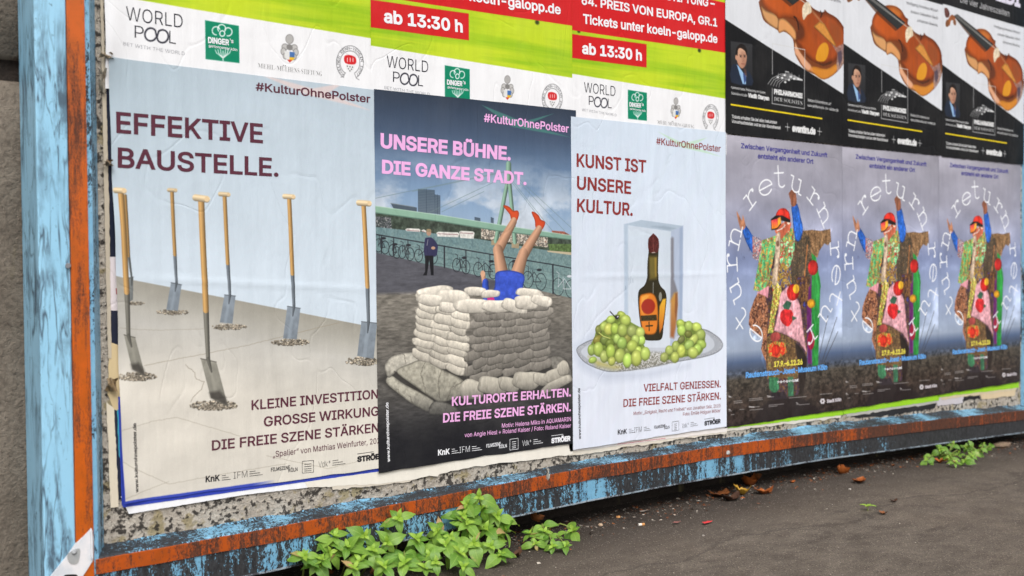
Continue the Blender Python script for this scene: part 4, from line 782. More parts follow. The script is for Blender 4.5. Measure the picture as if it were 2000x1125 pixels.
# ------------------------------------------------------------------ billboard: board, posts, rail
FY = -0.05
def paint(name, base, dark, thr, sc=(1, 1, .5), streak=0.32, right_wear=False, worn2=None, seed=0, soft=.035):
    """old gloss paint, scuffed and chipped down to a black undercoat"""
    n = NT(name); x, y, z = n.xyz()
    chip = n.math('ADD', n.math('MULTIPLY', n.noise(sc, 170, 5, .66, loc=(seed, 0, seed)), .5), n.math('MULTIPLY', n.noise((1, 1, .5), 420, 3, .7, loc=(seed, 5, 0)), .5)); big = n.noise((1, 1, .6), 7, 4, .6, loc=(seed, 2, 0)); run = n.noise((60, 60, 4), 1.0, 4, .6, .4, loc=(seed, 0, 0))
    v = n.math('ADD', n.math('MULTIPLY', chip, .62), n.math('ADD', n.math('MULTIPLY', big, .38), n.math('MULTIPLY', n.math('SUBTRACT', run, .5), streak)))
    if right_wear: v = n.math('ADD', v, n.step(x, .75, 1.7, 0.0, .10))
    m = n.step(v, thr, thr+soft)
    vary = n.noise((1, 1, 1), 30, 4, .6, loc=(seed, 7, 0))
    bc = n.mix(n.step(vary, .35, .7), tuple(s2l(base)), tuple(s2l(np.array(base)*np.array((.86, .90, .93)))))
    dc = n.mix(n.step(n.noise((1, 1, .4), 190, 4, .6), .35, .7), tuple(s2l(dark)), tuple(s2l(worn2 or np.array(dark)*1.9)))
    c = n.mix(m, bc, dc)
    h = n.math('ADD', n.math('MULTIPLY', m, -.5), n.math('MULTIPLY', chip, .4))
    return n.fin(c, n.step(m, 0, 1, .34, .7), n.bump(h, .5, .0016), .45)
def scuffed(name, base, dark):
    """post paint: mostly sound with long black smears"""
    n = NT(name)
    sm = n.noise((22, 22, 2.6), 1.0, 5, .62, 1.6); fine = n.noise((1, 1, .3), 120, 5, .7); area = n.noise((1, 1, 1), 4.2, 3, .6, loc=(2, 0, 3.3))
    band = n.math('ABSOLUTE', n.math('SUBTRACT', n.noise((18, 18, 2.2), 1.0, 3, .5, 2.4, loc=(5, 0, 1)), .5))
    scr = n.math('MULTIPLY', n.math('SUBTRACT', 1.0, n.step(band, 0, .03)), n.step(area, .38, .52))
    m1 = n.math('MULTIPLY', n.step(n.math('ADD', n.math('MULTIPLY', sm, .7), n.math('MULTIPLY', fine, .3)), .49, .60), n.step(area, .34, .56))
    m = n.math('MAXIMUM', n.math('MULTIPLY', m1, .85), n.math('MULTIPLY', scr, .9))
    spots = n.math('MULTIPLY', n.step(n.noise((1, 1, .5), 210, 3, .6, loc=(1, 0, 9)), .66, .72), .6)
    m = n.math('MAXIMUM', m, spots)
    bc = n.mix(n.step(n.noise((1, 1, .5), 14, 4, .6), .3, .7), tuple(s2l(base)), tuple(s2l(np.array(base)*np.array((.93, .95, .96)))))
    c = n.mix(m, bc, tuple(s2l(dark)))
    return n.fin(c, n.step(m, 0, 1, .33, .65), n.bump(n.math('ADD', n.math('MULTIPLY', fine, .3), n.math('MULTIPLY', m, .4)), .3, .0012), .45)
M_post = scuffed('post_paint', (152, 201, 227), (44, 52, 66)); M_orpost = None
M_orpost = paint('orange_post_paint', (192, 88, 12), (98, 46, 18), .50, sc=(1, 1, .22), streak=.45, worn2=(60, 34, 22), seed=2, soft=.13)
M_inner = paint('inner_blue', (128, 178, 206), (26, 30, 36), .525, streak=.35, seed=3)
M_rail = paint('rail_blue', (118, 170, 198), (22, 22, 24), .468, soft=.022, right_wear=True, seed=5, worn2=(56, 57, 60)); M_railup = paint('rail_upper_blue', (120, 172, 200), (22, 22, 25), .468, soft=.022, sc=(1, .8, 1), streak=.12, right_wear=False, seed=8, worn2=(54, 58, 64))
M_orrail = paint('rail_orange', (178, 78, 18), (50, 31, 23), .465, soft=.09, right_wear=True, seed=11, worn2=(96, 50, 27)); M_lip = paint('bare_lip', (150, 160, 168), (40, 40, 44), .5, seed=15)

billboard = empty('billboard', (0, 0, -.05), 'long old billboard in a sky blue frame with an orange stripe on stone wall', 'billboard')
def board_mat():
    n = NT('paste_board'); big = n.noise((1, 1, 1), 10, 5, .65); fine = n.noise((1, 1, 1), 130, 5, .7); sp = n.noise((1, 1, 1), 74, 4, .62, loc=(3, 0, 8))
    c = n.mix(n.step(big, .3, .65), tuple(s2l((158, 148, 136))), tuple(s2l((196, 188, 176)))); c = n.mix(n.math('MULTIPLY', n.step(fine, .42, .7), .55), c, tuple(s2l((112, 102, 88))))
    c = n.mix(n.step(n.noise((1, 1, 1), 20, 3, .6, loc=(6, 0, 2)), .57, .63, 0, .65), c, tuple(s2l((138, 124, 78))))
    m = n.step(n.math('ADD', n.math('MULTIPLY', sp, .6), n.math('MULTIPLY', big, .4)), .505, .55); c = n.mix(n.math('MULTIPLY', m, .92), c, tuple(s2l((38, 34, 32))))
    h = n.math('ADD', n.math('MULTIPLY', sp, 1.5), n.math('MULTIPLY', fine, .6)); return n.fin(c, .88, n.bump(h, .9, .005), .25)
V, F = [], []; nx, nz = 360, 190; gb = np.random.default_rng(9); X0, X1, Z0, Z1 = -1.2, 2.42, -.13, 1.8
nzz = fbm(nz+1, nx+1, 5, 5, 4, 3)
for j in range(nz+1):
    for i in range(nx+1): V.append((X0+(X1-X0)*i/nx, .006*nzz[j, i]-.0035, Z0+(Z1-Z0)*j/nz))
F = [[j*(nx+1)+i, j*(nx+1)+i+1, (j+1)*(nx+1)+i+1, (j+1)*(nx+1)+i] for j in range(nz) for i in range(nx)]
mesh_obj('backing_board', V, F, board_mat(), billboard, smooth=True)
def ribbon(name, lines, mat, parent, smooth=False):
    """strip of quads between successive poly-lines of equal length"""
    V = [p for L in lines for p in L]; n = len(lines[0])
    F = [[a*n+i, a*n+i+1, (a+1)*n+i+1, (a+1)*n+i] for a in range(len(lines)-1) for i in range(n-1)]
    return mesh_obj(name, V, F, mat, parent, smooth)
PZ0, PZ1 = -.16, 1.9
xa, xo0, xo1, xi = -1.2935, -1.2395, -1.2075, -1.1735
def post(xs_, flip):
    a, b, c_, d = xs_
    root = mesh_obj('frame_post', *join_data([box_data(min(a, b), max(a, b), FY, .05, PZ0, PZ1, .003)]), M_post, billboard)
    zs = np.linspace(PZ0, PZ1, 60)
    V, F = box_data(min(b, c_)+.0004, max(b, c_)-.0004, FY-.0025, .05, PZ0, PZ1, .001); mesh_obj('painted_stripe', V, F, M_orpost, root)
    ln = [[(c_, FY, z) for z in zs], [(c_+(d-c_)*.25, FY+.001, z) for z in zs], [(d, -.002, z) for z in zs], [(d, .04, z) for z in zs]]
    ribbon('inner_bevel', ln if not flip else ln[::-1], M_inner, root)
    return root
lp = post((xa, xo0, xo1, xi), False)
xr = 2.335
rp = post((xr+.115, xr+.062, xr+.031, xr), True)
v, f = tube_data([at_y(133, 519, FY-.0005), at_y(133, 519, FY-.005)], [.0052, .0045], 10); mesh_obj('screw_head', v, f, paint('old_steel', (120, 120, 124), (40, 36, 36), .55), lp)
# bottom rail: a long folded sheet that droops towards its right end
rx = np.linspace(-1.205, 2.40, 150)
def prof(ptsx, ptsz): return np.interp(rx, ptsx, ptsz)
zb_ = prof([-1.2, -.825, -.417, -.024, .338, .969, 1.545, 2.262, 2.4], [-.143, -.138, -.128, -.124, -.125, -.138, -.161, -.190, -.195])
zo0 = prof([-1.2, -.847, -.416, .01, .5, .969, 1.6, 2.262, 2.4], [-.081, -.082, -.078, -.071, -.075, -.089, -.113, -.141, -.146])
zo1 = prof([-1.2, -.847, -.416, .01, .5, .969, 1.6, 2.262, 2.4], [-.053, -.051, -.045, -.038, -.041, -.053, -.077, -.104, -.109])
zt_ = prof([-1.2, -.82, -.63, -.38, .05, .5, 1.03, 1.7, 2.36], [-.039, -.039, -.038, -.038, -.030, -.031, -.040, -.064, -.096])
w = .0012*np.sin(rx*31)+.0008*np.sin(rx*77+1)
L = lambda y, z: [(x, y+k, q) for x, k, q in zip(rx, w, np.broadcast_to(z, rx.shape))]
rail = ribbon('bottom_rail', [L(.05, zb_+.004), L(FY+.004, zb_), L(FY, zb_+.003), L(FY, zo0)], M_rail, billboard)
ribbon('painted_stripe', [L(FY, zo0), L(FY-.0025, zo0+.0008), L(FY-.0025, zo1-.0008), L(FY, zo1)], M_orrail, rail)
ribbon('upper_bevel', [L(FY, zo1), L(FY+.002, zo1+.003), L(-.003, zt_-.003), L(.0015, zt_+.002), L(.04, zt_+.002)], M_railup, rail)
ribbon('bottom_lip', [L(FY-.0018, zb_-.0006), L(FY-.0018, zb_+.0024), L(FY+.001, zb_+.003)], M_lip, rail)
v, f = box_data(-1.29, 2.45, FY, .05, 1.86, 1.96, .003); mesh_obj('top_rail', v, f, M_post, billboard)
v, f = tube_data([at_y(1421, 884, FY-.001), at_y(1421, 884, FY-.006)], [.0075, .005], 10); mesh_obj('rivet', v, f, paint('pale_steel', (190, 186, 180), (60, 50, 46), .6), rail)

# white plate over the lower left corner, with a slot and a rivet
z6 = Z(80, 940, 3.846)
pl_m = paint('white_enamel', (222, 219, 220), (96, 80, 70), .575, soft=.09, seed=21)
def plate(name, px, y0, y1, mat, parent, sm=0):
    q = [at_y(*p, y1) for p in px]
    if sm: qq = smooth_poly([(p.x, p.z) for p in q], sm); q = [Vector((a, y1, b)) for a, b in qq]
    n = len(q); V = [(p.x, y1, p.z) for p in q]+[(p.x, y0, p.z) for p in q]
    return mesh_obj(name, V, [list(range(n))]+[[i, (i+1) % n, n+(i+1) % n, n+i] for i in range(n)], mat, parent)
cp = empty('corner_plate', at_y(150, 1090, FY-.004), 'white enamel plate with a slot screwed over the lower left frame corner', 'plate')
plate('plate', z6([(380, 352), (394, 420), (394, 590), (350, 660), (285, 760), (40, 780), (75, 715), (200, 560), (262, 468), (330, 405)]), FY-.0004, FY-.0045, pl_m, cp)
slot = plate('slot', z6([(204, 545), (290, 505), (286, 590), (270, 618), (235, 622), (208, 600)]), FY-.004, FY-.0056, paint('slot_steel', (176, 172, 168), (110, 104, 100), .6), cp, 3)
v, f = tube_data([at_y(*z6([(248, 530)])[0], FY-.005), at_y(*z6([(248, 530)])[0], FY-.0085)], [.0052, .0032], 12); mesh_obj('rivet', v, f, paint('zinc', (176, 172, 170), (70, 66, 64), .62), cp)
v, f = tube_data([at_y(*z6([(378, 370)])[0], FY-.0058), at_y(*z6([(385, 580)])[0], FY-.0058)], [.0022, .0022], 6); mesh_obj('edge_bead', v, f, pl_m, cp)
plate('black_mark', z6([(180, 704), (262, 700), (275, 716), (240, 730), (185, 730)]), FY-.0044, FY-.0052, ink((40, 34, 34)), cp, 3)

# ------------------------------------------------------------------ lettering
FONT = None
try:
    FONT = bpy.data.fonts.load(os.path.join(bpy.utils.system_resource('DATAFILES'), 'fonts', 'Inter.woff2'))
except Exception: FONT = None
try:
    MATHF = bpy.data.fonts.load(os.path.join(bpy.utils.system_resource('DATAFILES'), 'fonts', 'NotoSansMath-Regular.woff2'))
except Exception: MATHF = None
def serif(s): return ''.join(chr(0x1D400+ord(ch)-65) if 'A' <= ch <= 'Z' else ch for ch in s) if MATHF else s
_tc = {}
def _offset(P, d):
    """move a closed outline outwards (d > 0) or inwards along its own mitres"""
    if abs(d) < 1e-6: return P
    n = len(P); A = P-np.roll(P, 1, 0); A /= np.linalg.norm(A, axis=1)[:, None]+1e-9; B = np.roll(A, -1, 0)
    na, nb = np.stack([A[:, 1], -A[:, 0]], 1), np.stack([B[:, 1], -B[:, 0]], 1); m = na+nb; q = np.maximum((m*m).sum(1), 1.9)
    return P+m*(2*d/q)[:, None]
def _area(P): return .5*np.sum(P[:, 0]*np.roll(P[:, 1], -1)-np.roll(P[:, 0], -1)*P[:, 1])
_sgn = {}
def _outlines(s, font):
    cu = bpy.data.curves.new('t', 'FONT'); cu.body = s; fo = MATHF if font == 'serif' and MATHF else FONT
    if fo: cu.font = fo
    o = bpy.data.objects.new('t', cu); COL.objects.link(o); dg = bpy.context.evaluated_depsgraph_get(); oe = o.evaluated_get(dg); cv = oe.to_curve(dg); out = []
    for sp in cv.splines:
        bp = sp.bezier_points; n = len(bp); pts = []
        if n < 2: continue
        for i in range(n):
            p0, h0, h1, p1 = bp[i].co, bp[i].handle_right, bp[(i+1) % n].handle_left, bp[(i+1) % n].co
            d = (p1-p0); straight = max(((h0-p0).cross(d)).length, ((h1-p0).cross(d)).length) < 1e-4*max(d.length, 1e-6)
            for k in range(1 if straight else 4):
                t = k/4; pts.append((p0*(1-t)**3+h0*3*t*(1-t)**2+h1*3*t*t*(1-t)+p1*t**3)[:2])
        P = np.array(pts, float); keep = np.linalg.norm(P-np.roll(P, 1, 0), axis=1) > 1e-4; P = P[keep]
        if len(P) > 2: out.append(P)
    oe.to_curve_clear(); bpy.data.objects.remove(o); bpy.data.curves.remove(cu); return out
def text_mesh(s, off=0.0, font='sans', res=3):
    """lettering as filled outlines; overlapping strokes of one letter are kept a hair apart"""
    k = (s, off, font)
    if k in _tc: return _tc[k]
    if font not in _sgn: _sgn[font] = np.sign(_area(_outlines('\U0001D43C' if font == 'serif' and MATHF else 'I', font)[0]))
    sg = _sgn[font]; L_ = [_offset(P, off*(1 if sg > 0 else -1)) for P in _outlines(s, font)]
    from mathutils.geometry import delaunay_2d_cdt
    if not L_: _tc[k] = (np.zeros((0, 3)), []); return _tc[k]
    pts = np.concatenate(L_); ed, b0 = [], 0
    for P in L_: ed += [(b0+i, b0+(i+1) % len(P)) for i in range(len(P))]; b0 += len(P)
    vo, _, fo, *_r2 = delaunay_2d_cdt([Vector(p) for p in pts], ed, [], 0, 1e-5)
    V = np.array([tuple(v) for v in vo]); F = np.array([list(f) for f in fo if len(f) == 3]); c = V[F].mean(1); w_ = np.zeros(len(c))
    for P in L_:                                   # winding number: strokes that cross each other stay filled
        lo, hi = P.min(0), P.max(0); m = np.where((c[:, 0] <= hi[0]) & (c[:, 1] >= lo[1]) & (c[:, 1] <= hi[1]) & (c[:, 0] >= lo[0]-1e-6))[0]
        if len(m) == 0: continue
        A, B = P, np.roll(P, -1, 0); x, y = c[m, 0][:, None], c[m, 1][:, None]; dy = B[:, 1]-A[:, 1]; t = (y-A[:, 1])/np.where(dy == 0, 1e-12, dy)
        hit = ((A[:, 1] > y) != (B[:, 1] > y)) & (x < A[:, 0]+t*(B[:, 0]-A[:, 0])); w_[m] += (hit*np.sign(dy)).sum(1)
    F = F[np.abs(w_) > .5]; _tc[k] = (np.column_stack([V, np.zeros(len(V))]), F.tolist()); return _tc[k]
def cap_h(off, font):
    v, _ = text_mesh('\U0001D407' if font == 'serif' and MATHF else 'H', off, font); return v[:, 1].max()-2*max(off, 0)*0, v[:, 1].min()
class Print:
    """lettering of one kind of sheet, kept in the sheet's own coordinates"""
    def __init__(self, cv_o, rot): self.o, self.rot, self.items = cv_o, rot, []
    def loc(self, p, o=None):
        q = on_wall(np.array(p[0], float), np.array(p[1], float), SHEET_Y)-np.array(o or self.o); c, s = math.cos(-self.rot), math.sin(-self.rot)
        return np.array([q[0]*c-q[1]*s, q[0]*s+q[1]*c])
    def t(self, part, s, a, b, hpx, col, off=.0, font='sans', o=None, vert=False, res=3):
        A, B = self.loc(a, o), self.loc(b, o); top = (a[0]-hpx, a[1]) if vert else (a[0], a[1]-hpx); T = self.loc(top, o)
        ex = B-A; Lg = np.linalg.norm(ex); ex /= Lg; up = np.array([-ex[1], ex[0]]); h = abs((T-A)@up)
        st = serif(s) if font == 'serif' else s; v, f = text_mesh(st, off, font, res)
        if len(v) == 0: return
        ch, cl = cap_h(off, font); x0, x1 = v[:, 0].min(), v[:, 0].max()
        P = A+np.outer((v[:, 0]-x0)/(x1-x0)*Lg, ex)+np.outer((v[:, 1]-cl)/(ch-cl)*h, up); self.items.append((part if '#' in part else part+'#%d' % len(self.items), col, np.column_stack([P, v[:, 2]]), f))
    def dots(self, part, pts, r, col, o=None):
        for p in pts:
            c = self.loc(p, o); a = np.linspace(0, 6.283, 9)[:-1]; self.items.append((part, col, c+np.stack([np.cos(a), np.sin(a)], 1)*r, [list(range(8))]))
    def bars(self, part, rows, w, col, o=None):
        for a, b in rows:
            A, B = self.loc(a, o), self.loc(b, o); d = B-A; d /= np.linalg.norm(d); n = np.array([-d[1], d[0]])*w/2; self.items.append((part, col, np.array([A-n, B-n, B+n, A+n]), [[0, 1, 2, 3]]))
MAR, PNK, RED, WHT, BLK, VIO = (92, 48, 62), (236, 176, 226), (140, 52, 50), (236, 236, 240), (36, 34, 38), (58, 54, 140)
def small_logos(K, cols, pts, vd, tl, sc=1):
    pass
K1 = Print(P1, P1R); B_ = .018
K1.t('hashtag', '#KulturOhnePolster', (499, 177), (723.5, 201), 16.5, MAR, B_)
K1.t('headline', 'EFFEKTIVE', (226.5, 260), (513, 280.4), 42, MAR, .02); K1.t('headline', 'BAUSTELLE.', (229.7, 327.7), (543.4, 345.6), 40, MAR, .02)
K1.t('slogan', 'KLEINE INVESTITION.', (491, 801), (745, 777.5), 19.5, MAR, .018); K1.t('slogan', 'GROSSE WIRKUNG.', (515, 833.4), (746, 811), 19.5, MAR, .018); K1.t('slogan', 'DIE FREIE SZENE STÄRKEN.', (413, 880), (746.5, 843), 20, MAR, .018)
K1.t('credit_line', '„Spalier“ von Mathias Weinfurter, 2025', (532.6, 893), (749, 864.5), 11.5, MAR, .004)
K1.t('web_address', 'www.kulturohnepolster.de', (270, 961), (265, 826), 6.8, BLK, .02, vert=True)
def logos(K, c, knk, ifm, fs, kl, vdk, st, box, h):
    n = 'sponsor_logo#'
    K.t(n+'a', 'KnK', knk[0], knk[1], h*1.05, c, .03); K.t(n+'b', 'IFM', ifm[0], ifm[1], h*1.05, c, -.012)
    K.t(n+'c', 'FILMSZENE', fs[0], fs[1], h*.62, c, .016); K.t(n+'c', 'KÖLN', kl[0], kl[1], h*.6, c, .016); K.t(n+'d', 'Vdk*', vdk[0], vdk[1], h*.95, c, -.012)
    K.t(n+'f', 'STRÖER', st[0], st[1], h*.95, c, .05)
    for q, w_, m in ((knk, .62, 'a'), (ifm, .95, 'b'), (vdk, 1.1, 'd')):
        (x0, y0), (x1, y1) = q; s = (y1-y0)/(x1-x0); L_ = (x1-x0)
        for k in range(3): K.bars(n+m, [((x1+4, y1+s*4-k*h*.36-1), (x1+4+L_*w_*(1, .8, .45)[k], y1+s*(4+L_*w_*(1, .8, .45)[k])-k*h*.36-1))], .0011, c)
    (x0, y0), (x1, y1) = box
    K.bars(n+'e', [((x0, y0), (x1, y0-2)), ((x1, y0-2), (x1, y1-2)), ((x1, y1-2), (x0, y1)), ((x0, y1), (x0, y0))], .0010, c); K.bars(n+'e', [((x0+4, y0+(y1-y0)*f), (x1-4, y0+(y1-y0)*f-1)) for f in (.25, .45, .65, .82)], .0012, c)
    (x0, y0), (x1, y1) = st; K.bars(n+'f', [((x0, y0-h*1.35), (x0+(x1-x0)*.62, y0-h*1.35+(y1-y0)*.62))], .0012, c)
logos(K1, BLK, ((401, 942), (429, 939)), ((456, 935), (483, 931.5)), ((529, 921), (566, 916)), ((563, 922.5), (581, 919.6)), ((622, 913), (645, 910)), ((697, 902.7), (749, 895.6)), ((590, 901), (612, 924)), 12)
K2 = Print(P2, P2R)
K2.t('hashtag', '#KulturOhnePolster', (944, 238), (1110, 259.5), 16.5, PNK, B_)
K2.t('headline', 'UNSERE BÜHNE.', (743, 289), (996, 314), 29.5, PNK, .034); K2.t('headline', 'DIE GANZE STADT.', (745.5, 339), (1027.7, 362), 27.5, PNK, .034)
K2.t('slogan', 'KULTURORTE ERHALTEN.', (882, 793), (1114, 774), 18, PNK, .024); K2.t('slogan', 'DIE FREIE SZENE STÄRKEN.', (864.6, 825.5), (1114, 803), 18.5, PNK, .024)
K2.t('credit_line', 'Motiv: Helena Miko in AQUAMARIN', (980, 835.6), (1114, 822), 8.5, PNK, .006); K2.t('credit_line', 'von Angie Hiesl + Roland Kaiser / Foto: Roland Kaiser', (907, 854), (1114, 834.6), 8.5, PNK, .006)
K2.t('web_address', 'www.kulturohnepolster.de', (761, 901.5), (758, 785.6), 5.8, WHT, .02, vert=True)
logos(K2, WHT, ((855, 889.7), (878, 887)), ((897, 884.6), (917.6, 882)), ((950, 874.5), (978, 870)), ((975, 876), (990, 873.6)), ((1020, 871), (1037, 868.6)), ((1076, 866), (1113, 861)), ((996, 858), (1012, 879)), 11)
K3 = Print(P3, 0)
K3.t('hashtag', '#KulturOhnePolster', (1280, 282), (1406.8, 297), 13.5, RED, .012)
for s, a, b in [('KUNST IST', (1125, 326), (1260.8, 338)), ('UNSERE', (1125.5, 370), (1231, 379.5)), ('KULTUR.', (1126, 414), (1234, 422))]: K3.t('headline', s, a, b, 26.5, RED, .022)
K3.t('slogan', 'VIELFALT GENIESSEN.', (1255.6, 765), (1406.7, 756.4), 15, RED, .016); K3.t('slogan', 'DIE FREIE SZENE STÄRKEN.', (1216, 795), (1406.7, 780), 15.5, RED, .016)
K3.t('credit_line', 'Motiv: „Einigkeit, Recht und Freiheit“ von Jonathan Seiz, 2025', (1236, 810.6), (1406, 795), 6.6, RED, .003); K3.t('credit_line', 'Foto: Emilie Holguin Möller', (1333, 812), (1406, 804.6), 6.6, RED, .003)
K3.t('web_address', 'www.kulturohnepolster.de', (1133, 857), (1131.4, 757.7), 4.8, BLK, .02, vert=True)
logos(K3, BLK, ((1205, 849), (1223, 846.8)), ((1237, 845), (1252, 843)), ((1277, 837.5), (1299, 834)), ((1297, 838.5), (1307, 836.6)), ((1331, 836), (1344, 834)), ((1375, 831.5), (1406, 826.5)), ((1312, 824), (1325, 842)), 9.5)
KR = Print(RX[2], 0); o1 = RX[0]; INK = (36, 36, 48)
KR.t('sponsor_name#w', 'WORLD', (246.5, 38.5), (358, 54), 26.5, INK, -.006, o=o1)
KR.t('sponsor_name#w', 'P', (263.5, 73), (281.5, 75.6), 24, INK, -.006, o=o1); KR.t('sponsor_name#w', 'L', (331.5, 83.6), (344.6, 85.5), 24, INK, -.006, o=o1)
KR.t('sponsor_name#w', 'BET WITH THE WORLD', (240.5, 88.5), (362, 107.4), 6.5, (120, 122, 130), -.012, o=o1)
KR.t('sponsor_name#d', 'DiNGER', (407.8, 83.4), (448.5, 88.6), 12, WHT, .035, o=o1); KR.t('sponsor_name#d', "'s", (450, 83), (457, 84), 8, WHT, .02, o=o1); KR.t('sponsor_name#d', 'gartencenter köln', (409, 91), (464.5, 99.7), 5.2, WHT, .01, o=o1)
KR.t('sponsor_name#m', 'MEHL-M', (504.6, 132), (551, 138.2), 9.5, (110, 108, 106), -.02, 'serif', o=o1); KR.t('sponsor_name#m', 'ULHENS-STIFTUNG', (552, 138.3), (629.6, 148.6), 9.5, (110, 108, 106), -.02, 'serif', o=o1); KR.dots('sponsor_name#m', [(554.5, 127.5), (558, 128)], .0012, (110, 108, 106), o=o1)
cen = (685, 122)
for k, ch in enumerate('KOELNER RENN-VEREIN 1897'):
    if ch == ' ': continue
    a_ = R(-232+k*(284/23)); cx_, cy_ = cen[0]+22.8*math.cos(a_), cen[1]+27.6*math.sin(a_); tx, ty = -math.sin(a_)*2.1, math.cos(a_)*2.5
    ox, oy = -math.cos(a_)*1.6, -math.sin(a_)*1.9
    A_, B__ = KR.loc((cx_-tx+ox, cy_-ty+oy), o1), KR.loc((cx_+tx+ox, cy_+ty+oy), o1); ex = B__-A_; Lg = np.linalg.norm(ex); ex /= Lg; up = np.array([-ex[1], ex[0]]); v, f = text_mesh(ch, 0.0); ch_, _ = cap_h(-.01, 'sans')
    KR.items.append(('sponsor_name#k', (112, 112, 114), A_+np.outer((v[:, 0]-v[:, 0].min())/max(np.ptp(v[:, 0]), .1)*Lg, ex)+np.outer(v[:, 1]/ch_*.0062, up), f))
KR.t('race_line', 'ab 13:30 h', (1138, 104.7), (1254.7, 119), 22.5, WHT, .03); KR.t('race_line', 'Tickets unter koeln-galopp.de', (1139.8, 45.6), (1401.7, 84.5), 19, WHT, .022); KR.t('race_line', '64. PREIS VON EUROPA, GR.1', (1136.5, 8.4), (1401.7, 52.4), 18, WHT, .022); KR.t('race_line', 'MEHL-MÜLHENS STIFTUNG –', (1150, -25.5), (1396.6, 15), 18, WHT, .022)
KV = Print(VX[1], 0); oa, ob, oc = VX[0], VX[1], VX[2]; W2 = (220, 220, 220)
KV.t('orchestra_name', 'PHILHARMONIE', (1511.6, 183.7), (1567, 192.5), 10.3, W2, .05, o=oa); KV.t('orchestra_name', 'DER SOLISTEN', (1512, 196.5), (1567, 205.5), 7.6, W2, -.02, 'serif', o=oa)
for s, a, b, h, off in [('Kammerorchester Philharmonie der Solisten', (1428, 172.8), (1494.8, 183.7), 5, .0), ('Solovioline und Leiter', (1428, 184), (1459.5, 189.2), 5, .0), ('Vladik Otaryan', (1460.7, 190), (1502, 196.5), 8.6, .05), ('Weitere Informationen auf', (1577, 198), (1623, 205.5), 5.4, 0), ('www.philharmonie-der-solisten.de', (1577, 208), (1637, 218), 5.4, 0)]: KV.t('performer_line', s, a, b, h, W2, off, o=oa)
for s, a, b, h, off in [('Tickets erhalten Sie bei allen bekannten', (1428.8, 230.7), (1516.7, 242.3), 6.6, .012), ('Vorverkaufsstellen und an der Abendkasse!', (1428.8, 240), (1523.5, 252.8), 6.6, .012), ('eventim.de', (1546.5, 257.3), (1592.3, 263.4), 14.5, .055)]: KV.t('ticket_line', s, a, b, h, W2, off, o=oa)
for s, a, b in [('Wolfgang Amadeus Mozart', (1769.7, 8), (1830.7, 24)), ('Johann Sebastian Bach', (1777, 25), (1830.5, 38)), ('Johannes Brahms', (1790, 42), (1830, 52.4))]: KV.t('composer_name', s, a, b, 5.6, (84, 84, 88), .004, o=ob)
KV.t('headline', 'Die vier Jahreszeiten', (1874.5, 4.5), (1970, 32.6), 12.2, (196, 196, 198), -.004, o=oc); KV.t('headline', 'VIVALDI', (1882, -18), (1991, 15.5), 34, (214, 210, 224), .04, o=oc)
KQ = Print(QX[0], 0)
KQ.t('motto', 'Zwischen Vergangenheit und Zukunft', (1448, 289.3), (1617, 307.5), 10, VIO, .022); KQ.t('motto', 'entsteht ein anderer Ort', (1480.8, 309.3), (1588.8, 320), 10, VIO, .022)
KQ.t('dates', '17.9.–6.12.26', (1511.8, 717), (1568, 712), 11, (238, 224, 90), .035); KQ.t('venue', 'Rautenstrauch-Joest-Museum Köln', (1457, 738.5), (1616, 722), 11.4, (104, 172, 240), .03)
KQ.t('web_address', 'r-e-t-u-r-n.net', (1519.5, 749), (1560, 745), 6, WHT, .03); KQ.t('partner_logos', 'Stadt Köln', (1615, 787), (1643, 783), 6.6, (214, 206, 212), .03)

# ------------------------------------------------------------------ sheets on the board
def sheet(name, label, cat, group, o, rot, layer, mat, K, w=PW, h=PH, edges=None):
    """one pasted sheet with its lettering; follows the swellings of the layers below"""
    nx, nz = 100, 140; c, s = math.cos(rot), math.sin(rot)
    lx, lz = np.meshgrid(np.linspace(0, w, nx+1), np.linspace(0, h, nz+1)); lx, lz = lx.ravel(), lz.ravel()
    if edges:
        (b0, b1), (t0, t1) = [[K.loc(p) for p in e] for e in edges]; zb0 = b0[1]+(lx-b0[0])*(b1[1]-b0[1])/(b1[0]-b0[0]); zt0 = t0[1]+(lx-t0[0])*(t1[1]-t0[1])/(t1[0]-t0[0]); first = lz < 1e-6
        lz = zb0+(zt0-zb0)*lz/h
    else: first = lz < 1e-6
    uv = np.stack([lx/w, lz/h], 1)
    ge = np.random.default_rng(abs(hash(round(o[0]*977))) % 9999)
    jag = np.interp(np.arange(nx+1), np.arange(0, nx+1, 5), ge.normal(0, .0008, nx//5+1))
    lz = lz+np.tile(jag, nz+1)*first
    X = o[0]+lx*c-lz*s; Zz = o[1]+lx*s+lz*c; D = layer+dent(X, Zz)
    V = np.stack([X, -D, Zz], 1); F = [[j*(nx+1)+i, j*(nx+1)+i+1, (j+1)*(nx+1)+i+1, (j+1)*(nx+1)+i] for j in range(nz) for i in range(nx)]
    root = empty(name, (o[0]+w/2, -layer, o[1]), label, cat, group)
    mesh_obj('printed_sheet', V, F, mat, root, smooth=True, uvs=uv)
    by = {}
    for part, col, P, f in K.items: by.setdefault(part, []).append((col, P, f))
    for part, its in by.items():
        V, F, MI, mats = [], [], [], []
        for col, P, f in its:
            if col not in mats: mats.append(col)
            b0 = sum(len(q) for q in V); x = o[0]+P[:, 0]*c-P[:, 1]*s; z = o[1]+P[:, 0]*s+P[:, 1]*c
            V.append(np.stack([x, -(layer+dent(x, z)+.0004+(P[:, 2] if P.shape[1] > 2 else 0)), z], 1)); F += [[i+b0 for i in q] for q in f]; MI += [mats.index(col)]*len(f)
        mesh_obj(part.split('#')[0], np.concatenate(V), F, [ink(m) for m in mats], root, mat_idx=MI)
    return root
GK, GR_, GV, GQ = 'culture campaign posters in the lower row', 'green horse race posters in the upper row', 'violin concert posters in the upper row', 'exhibition posters in the lower row'
